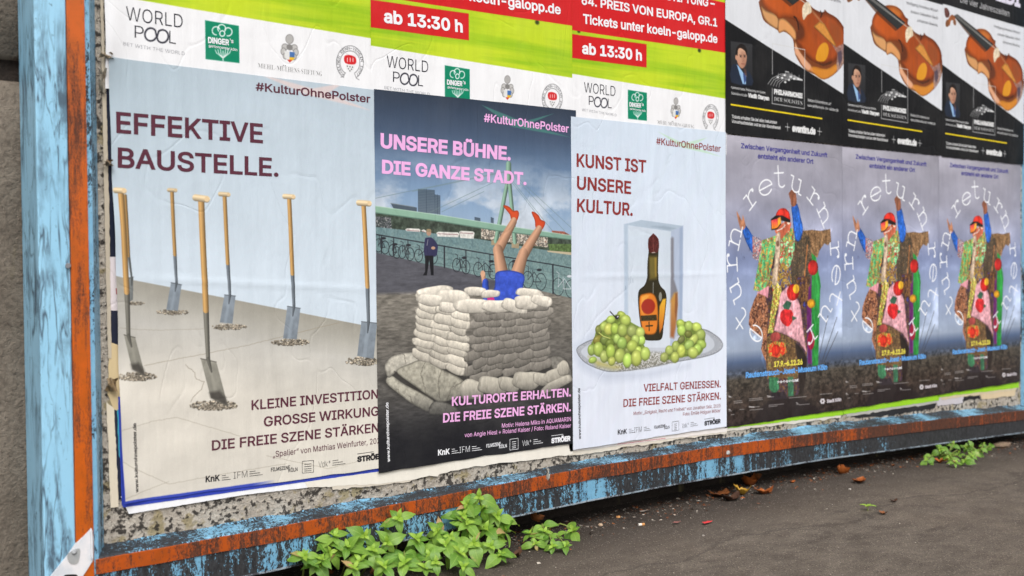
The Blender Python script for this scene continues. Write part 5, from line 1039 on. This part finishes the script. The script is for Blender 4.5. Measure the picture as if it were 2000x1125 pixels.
m_race = print_mat('race_print', art_race()); m_vio = print_mat('violin_print', art_violin()); m_ret = print_mat('return_print', art_return())
for i, (o, d) in enumerate(zip(RX, ['green and white race poster above the spades poster, only its foot in view', 'green race poster with red ab 13:30 h box above the sandbag poster', 'green race poster with red Tickets panel right beside the violin posters'])):
    sheet('race_poster', d, 'poster', GR_, o, 0, .0030+.0005*i, m_race, KR)
for i, (o, d) in enumerate(zip(QX, ['costumed figure return poster next to the bottle poster', 'costumed figure return poster in the middle of its row of three', 'costumed figure return poster at the far right end by the frame post'])):
    sheet('exhibition_poster', d, 'poster', GQ, o, 0, .0040+.0006*i, m_ret, KQ)
for i, (o, d) in enumerate(zip(VX, ['black and white violin concert poster next to the red race panel, scroll cut off', 'black and white violin concert poster in the middle of its row of three', 'black and white violin concert poster at far right with the whole violin in view'])):
    sheet('concert_poster', d, 'poster', GV, o, 0, .0062+.0006*i, m_vio, KV)
sheet('campaign_poster', 'pale blue poster of spades stuck in a floor, headline EFFEKTIVE BAUSTELLE', 'poster', GK, P1, P1R, .0058, print_mat('spades_print', art_spades()), K1, edges=(((241, 984), (742, 914)), ((205, 111), (727, 175))))
sheet('campaign_poster', 'dark poster of a person head down in a sandbag tower by a river bridge', 'poster', GK, P2, P2R, .0066, print_mat('stage_print', art_stage()), K2)
sheet('campaign_poster', 'white poster of a bottle frozen in ice with green grapes, headline KUNST IST UNSERE KULTUR', 'poster', GK, P3, 0, .0074, print_mat('bottle_print', art_bottle()), K3)

# ------------------------------------------------------------------ older sheets showing at the edges
def rag(name, px, y, mat, parent, jag=.8, seed=0, step=7):
    gg = np.random.default_rng(seed); out = []
    for i in range(len(px)):
        a, b = np.array(px[i], float), np.array(px[(i+1) % len(px)], float); n = max(1, int(np.linalg.norm(b-a)/step)); out.append(a)
        for k in range(1, n): out.append(a+(b-a)*k/n+gg.normal(0, jag, 2))
    P = on_wall(np.array([p[0] for p in out]), np.array([p[1] for p in out]), y)
    V = [(p[0], y, p[1]) for p in P]; n = len(V); V += [(p[0], y+.0012, p[1]) for p in P]
    return mesh_obj(name, V, [list(range(n))[::-1]]+[[i, (i+1) % n, n+(i+1) % n, n+i] for i in range(n)], mat, parent)
def old(label, cat, group, pieces, seed):
    a = pieces[0][1][0]; root = empty('old_poster', at_y(a[0], a[1], -.002), label, cat, group)
    for k, (nm, px, y, col, jag) in enumerate(pieces): rag(nm, px, y, ink(col), root, jag, seed+k)
    return root
GO = 'remains of older posters under the newer ones'
old('blue edged older sheet whose rim frames the spades poster below and left', 'old poster', GO, [('blue_sheet', [(231, 775), (236, 775), (240, 880), (246, 975), (746, 900), (746, 920), (241, 991), (238, 985), (235, 900)], -.0052, (58, 76, 184), .15)], 90)
old('clean white edge of an older sheet under the spades poster', 'old poster', GO, [('paper', [(236, 970), (252, 1004), (480, 966), (742, 936.5), (746, 900), (300, 940)], -.0044, (240, 240, 242), .25)], 1)
old('torn white strip with ragged edge under the sandbag poster', 'old poster', GO, [('paper', [(590, 930), (600, 952), (745, 945), (800, 938), (838, 929), (855, 931), (858, 926), (905, 915), (960, 907), (1040, 898), (1118, 887), (1122, 860), (740, 900)], -.0050, (232, 226, 214), .7), ('lower_paper', [(640, 930), (650, 957), (742, 948), (800, 941), (820, 930)], -.0046, (214, 204, 188), 1.0)], 4)
old('cream torn strip with a faint pink line under the bottle poster', 'old poster', GO, [('paper', [(1110, 865), (1112, 890), (1160, 884), (1205, 878), (1215, 873), (1290, 866), (1320, 858), (1420, 846), (1422, 825)], -.0042, (222, 212, 196), .8), ('upper_paper', [(1110, 860), (1114, 882), (1200, 871), (1300, 858), (1419, 843), (1421, 825)], -.0050, (236, 228, 222), .5), ('pink_line', [(1205, 868.4), (1300, 856.6), (1300, 855.4), (1205, 867.2)], -.0054, (200, 120, 130), .1)], 8)
for lab, px, ex in [('bright green poster foot under the return poster next to the bottle poster', [(1410, 800), (1412, 838), (1647, 810.5), (1645, 770)], (216, 208, 196)), ('bright green poster foot under the middle return poster', [(1642, 770), (1648, 809), (1834, 782), (1834, 740)], (178, 176, 170)), ('bright green poster foot under the far right return poster', [(1830, 740), (1833, 776), (1990, 757), (1988, 720)], (206, 190, 160))]:
    lo = [(px[1][0]+3, px[1][1]-4), (px[1][0]+6, px[1][1]+5), (px[2][0]-5, px[2][1]+5), (px[2][0]-3, px[2][1]-4)]
    old(lab, 'old poster', GO, [('green_foot', px, -.0034, (150, 204, 44), .4), ('paper_rim', lo, -.0027, ex, 1.0)], int(px[0][0]))
old('torn dark and cream rag below the two right return posters', 'old poster', GO, [('dark_paper', [(1660, 800), (1662, 815), (1740, 812), (1826, 797), (1830, 782)], -.0018, (44, 44, 46), 1.2), ('grey_paper', [(1829, 775), (1831, 793), (1880, 787), (1884, 768)], -.0020, (196, 190, 194), .8), ('black_paper', [(1884, 768), (1880, 783), (1916, 778), (1908, 764)], -.0024, (40, 38, 42), .8), ('cream_paper', [(1910, 762), (1918, 780), (1982, 773), (1984, 752)], -.0022, (212, 192, 158), .9)], 30)
LS = [('navy_paper', [(205, 150), (214, 160), (222, 360), (229, 503), (213, 503), (209, 330)], (36, 40, 58)), ('white_paper', [(212, 502), (229, 502), (234, 560), (231, 608), (216, 607)], (232, 222, 224)), ('red_speck', [(226, 563), (233, 562), (233, 575), (227, 575)], (170, 40, 50)), ('navy_paper', [(216, 606), (232, 606), (236, 675), (226, 674), (218, 670)], (38, 42, 60)), ('cream_paper', [(214, 668), (226, 672), (236, 676), (238, 790), (234, 805), (222, 800), (210, 770)], (214, 192, 150)), ('cream_paper', [(208, 785), (224, 800), (232, 990), (216, 992)], (226, 214, 192)), ('dark_paper', [(223, 800), (232, 803), (240, 975), (232, 976)], (40, 44, 62)), ('teal_paper', [(229, 800), (236, 800), (237, 900), (232, 890)], (70, 160, 180)), ('wood_strip', [(196, 0), (201, 0), (208, 200), (213, 400), (218, 700), (211, 700), (204, 400)], (196, 184, 164))]
old('stack of torn older poster edges in navy, white and cream left of the spades poster', 'old poster', GO, [(a, b, -.0024-.00025*k, c_, .45) for k, (a, b, c_) in enumerate(LS)], 60)
# curled, dirty scraps of paper along the left edge
def scrap(px, size, col, label, seed, y=-.012):
    gg = np.random.default_rng(seed); c0 = at_y(*px, y); root_v, F = [], []; n, m = 9, 6
    for j in range(m):
        for i in range(n):
            u, t = i/(n-1)-.5, j/(m-1)-.5; r_ = .6+.4*gg.random()
            root_v.append((c0.x+u*size[0]*r_+gg.normal(0, .0012), c0.y-.006*math.sin(u*5+j)-.004*gg.random(), c0.z+t*size[1]*r_+gg.normal(0, .0012)))
    for j in range(m-1):
        for i in range(n-1): F.append([j*n+i, j*n+i+1, (j+1)*n+i+1, (j+1)*n+i])
    o = mesh_obj('paper_scrap', root_v, F, paint('scrap_%d' % seed, col, (60, 50, 42), .56, seed=seed), None, smooth=True, origin=tuple(c0)); tag(o, label, 'paper scrap', 'curled paper scraps at the poster edge')
scrap((212, 318), (.020, .014), (120, 100, 78), 'small brown curled scrap beside the word BAUSTELLE', 3)
scrap((207, 108), (.028, .012), (150, 130, 104), 'tan curled scrap at the top left corner of the spades poster', 4)
scrap((200, 160), (.012, .05), (150, 140, 124), 'narrow grey peeling strip left of the spades poster top', 5, -.008)
scrap((218, 752), (.022, .030), (140, 116, 84), 'brown crumpled scrap on the cream paper low at left edge', 6, -.010)
scrap((1069, 925), (.007, .030), (200, 192, 180), 'thin pale paper shred hanging over the orange rail stripe', 7, FY-.004)
# ------------------------------------------------------------------ weeds
def leaf_mat(name, a, b):
    n = NT(name); inf = n.n('ShaderNodeObjectInfo'); uv = n.n('ShaderNodeUVMap', uv_map='uv'); u, v_, _ = n.xyz(uv.outputs[0])
    c = n.mix(inf.outputs['Random'], tuple(s2l(a)), tuple(s2l(b)))
    mid = n.math('ABSOLUTE', n.math('SUBTRACT', u, .5)); vein = n.math('ABSOLUTE', n.math('SUBTRACT', n.math('FRACT', n.math('ADD', n.math('MULTIPLY', v_, 6.0), n.math('MULTIPLY', mid, -5.0))), .5))
    rib = n.math('MAXIMUM', n.step(mid, .045, .015), n.math('MULTIPLY', n.step(vein, .10, .03), .5))
    c = n.mix(n.math('MULTIPLY', rib, .45), c, tuple(s2l((176, 206, 104))))
    blot = n.noise((1, 1, 1), 70, 4, .6); c = n.mix(n.step(blot, .35, .7, 0, .35), c, tuple(s2l(np.array(a)*.8)))
    yl = n.math('MULTIPLY', n.step(n.noise((1, 1, 1), 38, 3, .6, loc=(5, 5, 1)), .66, .74), .7); c = n.mix(yl, c, tuple(s2l((190, 176, 110))))
    nrm = n.bump(n.math('ADD', n.math('MULTIPLY', rib, -.6), n.math('MULTIPLY', blot, .6)), 0.3, .0015)
    n.fin(c, .42, nrm, .4)
    tr = n.n('ShaderNodeBsdfTranslucent'); n.inp(tr, 'Color', n.mix(.5, c, tuple(s2l((170, 200, 40))))); mx = n.n('ShaderNodeMixShader'); mx.inputs[0].default_value = .3
    n.l(n.b.outputs[0], mx.inputs[1]); n.l(tr.outputs[0], mx.inputs[2]); n.l(mx.outputs[0], n.out.inputs['Surface']); return n.m
M_leaf = leaf_mat('weed_leaf', (92, 138, 46), (140, 176, 74)); M_young = leaf_mat('young_leaf', (158, 190, 70), (142, 182, 64)); M_stem = NT('weed_stem').fin(tuple(s2l((120, 132, 62))), .5); M_twig = NT('dry_stem').fin(tuple(s2l((104, 82, 58))), .8)
def leaf_mesh(seed, wid=.62):
    gg = np.random.default_rng(seed); V, F, U = [], [], []; n = 9; dr = .25+.35*gg.random(); fold = .12+.16*gg.random(); tw = gg.normal(0, .12)
    for i in range(n+1):
        t = i/n; w_ = max(.004, wid*.5*float(np.interp(t, [0, .08, .2, .36, .5, .65, .8, .91, 1], [0, .34, .74, 1, .97, .78, .46, .17, 0])))
        z = -dr*t*t*.6+.08*math.sin(t*3)
        for k in (-1, -.5, 0, .5, 1): V.append((t, k*w_, z+abs(k)*w_*fold-.10*(abs(k) == 1)*w_+k*t*tw*.3+.007*math.sin(i*2.3+k*4+seed))); U.append((.5+k*.5, t))
    for i in range(n):
        for k in range(4): a = i*5+k; F.append([a, a+5, a+6, a+1])
    me = bpy.data.meshes.new('leaf'); me.from_pydata(V, [], F); ul = me.uv_layers.new(name='uv'); li = np.empty(len(me.loops), np.int32); me.loops.foreach_get('vertex_index', li); ul.data.foreach_set('uv', np.array(U, np.float32)[li].ravel())
    me.polygons.foreach_set('use_smooth', [True]*len(me.polygons)); me.update(); return me
LM = []
for s in range(7): m_ = leaf_mesh(s, .52+.06*(s % 3)); m_.materials.append(M_leaf); LM.append(m_)
LY = []
for s in range(3): m_ = leaf_mesh(20+s, .5); m_.materials.append(M_young); LY.append(m_)
LW = []
M_with = leaf_mat('withered_leaf', (176, 160, 96), (190, 140, 112))
for s in range(2): m_ = leaf_mesh(40+s, .44); m_.materials.append(M_with); LW.append(m_)
def add_leaf(root, p, d, nrm, size, young=False):
    d = Vector(d).normalized(); nrm = Vector(nrm); nrm = (nrm-d*nrm.dot(d)).normalized(); y = nrm.cross(d)
    o = bpy.data.objects.new('leaf', random.choice(LY if young else (LW if random.random() < .05 else LM))); q = Vector(p)-parent_loc(root)
    m = Matrix.Identity(4)
    for i in range(3): m[i][0], m[i][1], m[i][2], m[i][3] = d[i]*size, y[i]*size, nrm[i]*size, q[i]
    link(o, root); o.matrix_basis = m
TOCAM = lambda p: (Vector(CAM_POS)-Vector(p)).normalized()
def weed(label, group, tips, base, size, dens=1.0, seed=0, fill=6):
    rr = random.Random(seed); root = empty('weed', base, label, 'weed', group); stems = []
    for (px, py, y, sz) in tips:
        p = at_y(px, py, y); gz = float(ground_z(p.x, p.y))+.012
        if p.z < gz: p = at_ground(px, py, .014)
        b = Vector(base)+Vector((rr.uniform(-.03, .03), rr.uniform(-.015, .01), 0)); b.x += (p.x-b.x)*.35; b.z = float(ground_z(b.x, b.y))-.004
        mid = b.lerp(p, .5)+Vector((0, -.012, .018+.02*rr.random())); pts = [b, b.lerp(mid, .5)+Vector((0, 0, .006)), mid, mid.lerp(p, .5)+Vector((0, 0, .004)), p]
        stems.append(tube_data(pts, [.0024, .0022, .0019, .0016, .0012], 5)); ax = (p-pts[3]).normalized(); c2 = TOCAM(p)
        face = (c2*.75+Vector((0, 0, .65))+Vector((rr.gauss(0, .3), rr.gauss(0, .2), rr.gauss(0, .25)))).normalized(); a0 = rr.uniform(0, 6.28); e1 = face.orthogonal().normalized(); e2 = face.cross(e1)
        for k in range(4):
            a = a0+k*math.pi/2+rr.gauss(0, .24); d = e1*math.cos(a)+e2*math.sin(a)+face*rr.uniform(-.3, .3); add_leaf(root, p, d, face, size*sz*(1.0 if k % 2 == 0 else .66)*rr.uniform(.68, 1.18))
        for k in range(3):
            a = a0+.78+k*2.1; d = e1*math.cos(a)+e2*math.sin(a)+face*.9; add_leaf(root, p+face*.004, d, face, size*sz*.42*rr.uniform(.8, 1.2), True)
        for s, tt in ((1, .78), (-1, .78), (1, .5), (-1, .5)):
            if rr.random() > dens*.55: continue
            q = pts[2].lerp(p, tt if tt > .6 else .15); sd_ = ax.cross(c2); sd_ = sd_.normalized() if sd_.length > .01 else Vector((1, 0, 0))
            d = sd_*s+c2*.35+Vector((0, 0, -.25))+Vector((rr.gauss(0, .25), rr.gauss(0, .25), rr.gauss(0, .2))); add_leaf(root, q, d, Vector((0, 0, .8))+c2*.7, size*sz*rr.uniform(.7, 1.05))
    v, f = join_data(stems); mesh_obj('stems', v, f, M_stem, root, smooth=True)
    return root
GW = 'weeds growing along the foot of the billboard'
def gpt(px, py, dy=0): p = at_ground(px, py); return (p.x, p.y, p.z)
def wall_foot(px):
    p = at_y(px, 1000, -.045); return (p.x, -.02, float(ground_z(p.x, -.02)))
S = .046
weed('leafy weed with low pale leaves at the left end of the big clump', GW, [(596, 1088, -.075, 1.0), (617, 1102, -.07, .9), (642, 1080, -.08, .8), (653, 1050, -.075, 1.0), (630, 1095, -.09, .8)], wall_foot(630), S, 1, 1)
weed('leafy weed whose yellowish leaves stand second from the left of the clump', GW, [(676, 1072, -.09, 1.05), (711, 1048, -.078, .8), (728, 1076, -.10, .95), (705, 1098, -.12, .9), (690, 1112, -.14, .85), (750, 1108, -.15, .9)], wall_foot(705), S, 1, 2)
weed('bushy weed reaching over the orange stripe left of the tallest one', GW, [(779, 1014, -.085, 1.1), (813, 1055, -.10, 1.05), (790, 1102, -.15, 1.15), (757, 1060, -.095, .9), (838, 1088, -.14, .95), (830, 1112, -.17, .9)], wall_foot(800), S, 1, 3)
weed('tallest weed of the clump with tips in front of the orange stripe', GW, [(935, 972, -.085, .95), (913, 986, -.09, .9), (904, 1008, -.095, 1.1), (942, 995, -.09, .95), (911, 1024, -.11, 1.0), (855, 1040, -.10, .9), (880, 1052, -.12, 1.0)], wall_foot(905), S, 1, 4)
weed('weed with broad leaves spreading over the asphalt in the clump centre', GW, [(896, 1082, -.16, 1.15), (871, 1066, -.14, 1.0), (850, 1100, -.18, .9), (925, 1062, -.14, .95), (905, 1108, -.19, .85)], wall_foot(885), S, 1, 5)
weed('weed with a wide pair of leaves under the rail right of the tallest one', GW, [(971, 1010, -.09, 1.1), (958, 1068, -.15, .95), (985, 1040, -.11, 1.05), (978, 1085, -.17, .9), (950, 1035, -.11, 1.0)], wall_foot(965), S, 1, 6)
weed('small weed at the right end of the clump with two star shaped tips', GW, [(1063, 1041, -.10, .95), (1120, 1038, -.10, .9), (1045, 1064, -.12, .8), (1080, 1068, -.13, .7), (1106, 1068, -.13, .7), (1035, 1045, -.08, .6)], wall_foot(1065), S, .7, 7)
S2 = .033
weed('bright green weed under the right part of the rail, left half', GW, [(1809, 900, -.06, 1), (1835, 880, -.06, 1), (1860, 868, -.055, .9), (1855, 897, -.09, 1), (1873, 888, -.08, 1), (1845, 890, -.07, .9), (1865, 905, -.1, .9)], tuple(at_ground(1850, 895)), S2, 1, 8)
weed('bright green weed under the right part of the rail beside the flat stone', GW, [(1887, 874, -.06, .9), (1884, 902, -.1, 1), (1909, 884, -.07, 1), (1920, 870, -.055, .8), (1935, 872, -.06, .7), (1897, 893, -.09, 1)], tuple(at_ground(1900, 893)), S2, 1, 9)
p = at_ground(1695, 998); sp_ = empty('sprout', p, 'tiny yellow green sprout alone on the asphalt', 'sprout')
v, f = tube_data([p, p+Vector((0, 0, .012))], .0012, 5); mesh_obj('stem', v, f, M_stem, sp_)
for k in range(4): a = k*1.6+.3; add_leaf(sp_, p+Vector((0, 0, .012)), (math.cos(a), math.sin(a), .35), (0, 0, 1), .021, True)

# ------------------------------------------------------------------ fallen leaves and litter under the rail
def dry_mat(name, a, b):
    n = NT(name); ns = n.noise((1, 1, 1), 60, 5, .65); return n.fin(n.mix(n.step(ns, .3, .7), tuple(s2l(a)), tuple(s2l(b))), .6, n.bump(ns, .6, .003), .35)
D1, D2, D3, D4 = dry_mat('dry_brown', (92, 54, 30), (140, 84, 44)), dry_mat('dry_orange', (112, 56, 22), (168, 92, 36)), dry_mat('dry_dark', (54, 36, 28), (88, 58, 40)), dry_mat('dry_yellow', (150, 112, 34), (186, 146, 54))
def fallen(px, py, size, mat, label, ang, curl, seed, lift=.004, tilt=0.0, y=None):
    gg = np.random.default_rng(seed); p = at_ground(px, py, lift) if y is None else at_y(px, py, y); V, F = [], []; n = 9
    for i in range(n+1):
        t = i/n; w_ = .30*math.sin(math.pi*max(min(t, 1), 0)**.8)**.8*(1+.25*gg.normal()*(0 < i < n))+.004
        for k in (-1, -.4, .4, 1): V.append(Vector((t-.5, k*w_, curl*((t-.5)**2*1.6+.5*(k*w_)**2*4)+gg.normal(0, .02))))
    for i in range(n):
        for k in range(3): a = i*4+k; F.append([a, a+4, a+5, a+1])
    me = Matrix.Rotation(ang, 3, 'Z') @ Matrix.Rotation(tilt, 3, 'X'); V = [me @ (q*size)+p for q in V]; zm = min(q.z for q in V); gz = float(ground_z(p.x, p.y))
    if y is None: V = [(q.x, q.y, q.z+gz+.0015-zm) for q in V]
    o = mesh_obj('dry_leaf', V, F, mat, None, smooth=True, origin=tuple(p)); return tag(o, label, 'dry leaf', 'fallen leaves under the rail')
fallen(1465, 948, .070, D2, 'large curled orange leaf lying under the rail below the first violin poster', .3, 1.3, 1); fallen(1450, 964, .05, D4, 'yellow curled leaf in front of the large orange leaf', -.9, 1.5, 2); fallen(1492, 962, .062, D2, 'rust coloured leaf right of the yellow curled leaf', -.4, .9, 3)
fallen(1408, 968, .075, D1, 'tan flat leaf left of the dark leaf under the rail', .25, .5, 4); fallen(1428, 974, .075, D3, 'dark brown leaf left of the yellow curled leaf', .1, .7, 5); fallen(1476, 936, .05, D1, 'small brown leaf high against the wall foot behind the orange leaf', 1.0, 1.2, 6)
fallen(1638, 925, .055, D2, 'upright reddish leaf at the wall foot left of the right hand weed', 1.2, 1.4, 7, tilt=.9); fallen(1678, 940, .06, D2, 'flat reddish leaf on the asphalt near the tiny sprout', .2, .5, 8); fallen(1040, 1012, .055, D1, 'brown leaf standing against the wall foot between the weeds', 1.5, .8, 9, tilt=1.1, y=-.02)
for k, (px, py, m, lab) in enumerate([(602, 1112, D1, 'brown leaf on the ground below the leftmost weed'), (640, 1119, D1, 'reddish leaf under the second weed from the left'), (668, 1108, D3, 'dark leaf half hidden between the two left weeds'), (735, 1120, D1, 'brown leaf under the bushy weed at the picture edge'), (1836, 902, D2, 'orange leaf lodged in the bright weed on the right'), (1005, 1085, D3, 'dark brown leaf between the broad weed and the small one'), (1725, 1002, D1, 'small brown leaf right of the tiny sprout'), (1745, 978, D3, 'dark leaf fragment above the tiny sprout')]):
    fallen(px, py, .05 if k < 6 else .026, m, lab, k*1.3, .8, 20+k)
for k, (px, lab) in enumerate([(1195, 'tiny brown leaf fragment nearest to the tan pebble by the weed clump'), (1240, 'tiny leaf fragment just above the cigarette butt'), (1290, 'tiny dark leaf fragment above the faded pink scrap'), (1335, 'tiny leaf fragment between the pink scrap and the tan flat leaf'), (1384, 'tiny leaf fragment above the red scrap, left of the tan leaf'), (1548, 'tiny leaf fragment at the wall foot right of the rust coloured leaf'), (1600, 'tiny dark leaf fragment left of the upright reddish leaf'), (1745, 'tiny leaf fragment at the wall foot left of the right hand weed')]):
    o_ = fallen(px, 1002-(px-1195)*.175+(k*37 % 9)-4, .014+.004*(k % 3), [D1, D2, D3, D1][k % 4], lab, k*1.9, .9, 60+k)
    o_.name = 'leaf_fragment'; o_['category'] = 'leaf fragment'; o_['group'] = 'leaf fragments along the wall foot'
def pebble(px, py, s, col, label, seed, cat='pebble', nm='pebble', flat=.65, ln=1.0):
    p = at_ground(px, py); bm = bmesh.new(); bmesh.ops.create_icosphere(bm, subdivisions=2, radius=1); gg = np.random.default_rng(seed)
    k = gg.normal(0, 1, (3, 3))
    for v in bm.verts:
        n_ = v.co.copy(); f_ = 1+.14*math.sin(k[0] @ np.array(n_)*2)+.1*math.sin(k[1] @ np.array(n_)*3+1); v.co = Vector((n_.x*f_*s*ln, n_.y*f_*s, n_.z*f_*s*flat+s*flat*.75))+p
    V = [tuple(v.co) for v in bm.verts]; F = [[v.index for v in f.verts] for f in bm.faces]; bm.free()
    return tag(mesh_obj(nm, V, F, stone_mat('pebble_%d' % seed, np.array(col)*.9, col, np.array(col)*.6, 60), None, smooth=True, origin=tuple(p)), label, cat, 'small stones on the asphalt' if nm == 'pebble' else None)
pebble(1173, 1028, .0065, (206, 178, 150), 'pale tan pebble just right of the weed clump', 1); pebble(1207, 1012, .0065, (206, 150, 96), 'orange brown pebble behind the crumbs near the weed clump', 2); pebble(1374, 1047, .003, (190, 180, 172), 'tiny grey pebble below the red scrap', 3); pebble(1660, 957, .004, (214, 206, 196), 'white pebble below the flat reddish leaf', 4); pebble(1893, 903, .006, (226, 222, 214), 'white pebble in front of the bright weed', 5)
pebble(1955, 873, .030, (140, 118, 100), 'flat brown stone at the wall foot right of the bright weed', 6, 'stone', 'flat_stone', .35, 1.9)
pb = at_ground(1247, 1025, .004); pe = at_ground(1257, 1024, .004); cb = empty('cigarette_butt', pb, 'white and tan cigarette butt on the dark asphalt', 'cigarette butt'); pm = pb.lerp(pe, .6)
v, f = tube_data([pb, pm], .0036, 8); mesh_obj('paper', v, f, ink((222, 214, 204)), cb); v, f = tube_data([pm, pe+(pe-pb)*.15], .0037, 8); mesh_obj('filter', v, f, ink((196, 140, 84)), cb)
def flat_scrap(px, py, s, col, label, seed):
    gg = np.random.default_rng(seed); p = at_ground(px, py, .002); V, F = [], []; n, m = 7, 4
    for j in range(m):
        for i in range(n): V.append((p.x+(i/(n-1)-.5)*s*1.9+gg.normal(0, .001), p.y+(j/(m-1)-.5)*s*.8*(1-abs(i/(n-1)-.3))+gg.normal(0, .001), p.z+.002+.003*gg.random()))
    for j in range(m-1):
        for i in range(n-1): F.append([j*n+i, j*n+i+1, (j+1)*n+i+1, (j+1)*n+i])
    return tag(mesh_obj('litter_scrap', V, F, ink(col), None, smooth=True, origin=tuple(p)), label, 'scrap')
flat_scrap(1382, 1022, .018, (206, 60, 62), 'small crumpled red scrap on the asphalt', 1); flat_scrap(1322, 1022, .014, (150, 96, 90), 'faded pink scrap left of the red one', 2); flat_scrap(1258, 1000, .016, (160, 150, 140), 'thin grey shred near the cigarette butt', 3)
# loose grit, soil crumbs and leaf bits gathered along the wall foot
gg = np.random.default_rng(77); V, F, MI = [], [], []
def bit(p, s, mi):
    o = len(V); q = gg.normal(0, 1, (5, 3)); q /= np.linalg.norm(q, axis=1)[:, None]
    for a in q: V.append((p[0]+a[0]*s*1.3, p[1]+a[1]*s*1.3, p[2]+abs(a[2])*s*.8))
    for t in ((0, 1, 2), (0, 2, 3), (0, 3, 4), (1, 2, 4), (0, 1, 4), (2, 3, 4), (1, 3, 4)): F.append([o+i for i in t]); MI.append(mi)
for k in range(4600):
    x = gg.uniform(-1.0, 2.4); y = .03-abs(gg.normal(0, .07))
    bit((x, y, float(ground_z(x, y))+max(0, y+.06)*.06), abs(gg.normal(0, .0019))+.0008, int(gg.choice([0, 0, 0, 1, 1, 2, 2, 3, 4, 5])))
for k in range(1400):
    x = gg.uniform(-.8, 2.4); y = gg.uniform(-1.0, .02); bit((x, y, float(ground_z(x, y))), abs(gg.normal(0, .0008))+.0005, int(gg.choice([0, 1, 3, 5])))
GM = [dry_mat('soil', (46, 38, 32), (70, 58, 48)), dry_mat('grit_grey', (110, 102, 94), (140, 130, 120)), D1, dry_mat('grit_dark', (44, 40, 38), (66, 60, 56)), D2, dry_mat('grit_pale', (176, 166, 154), (196, 186, 172))]
tag(mesh_obj('gravel', V, F, GM, mat_idx=MI), kind='stuff')
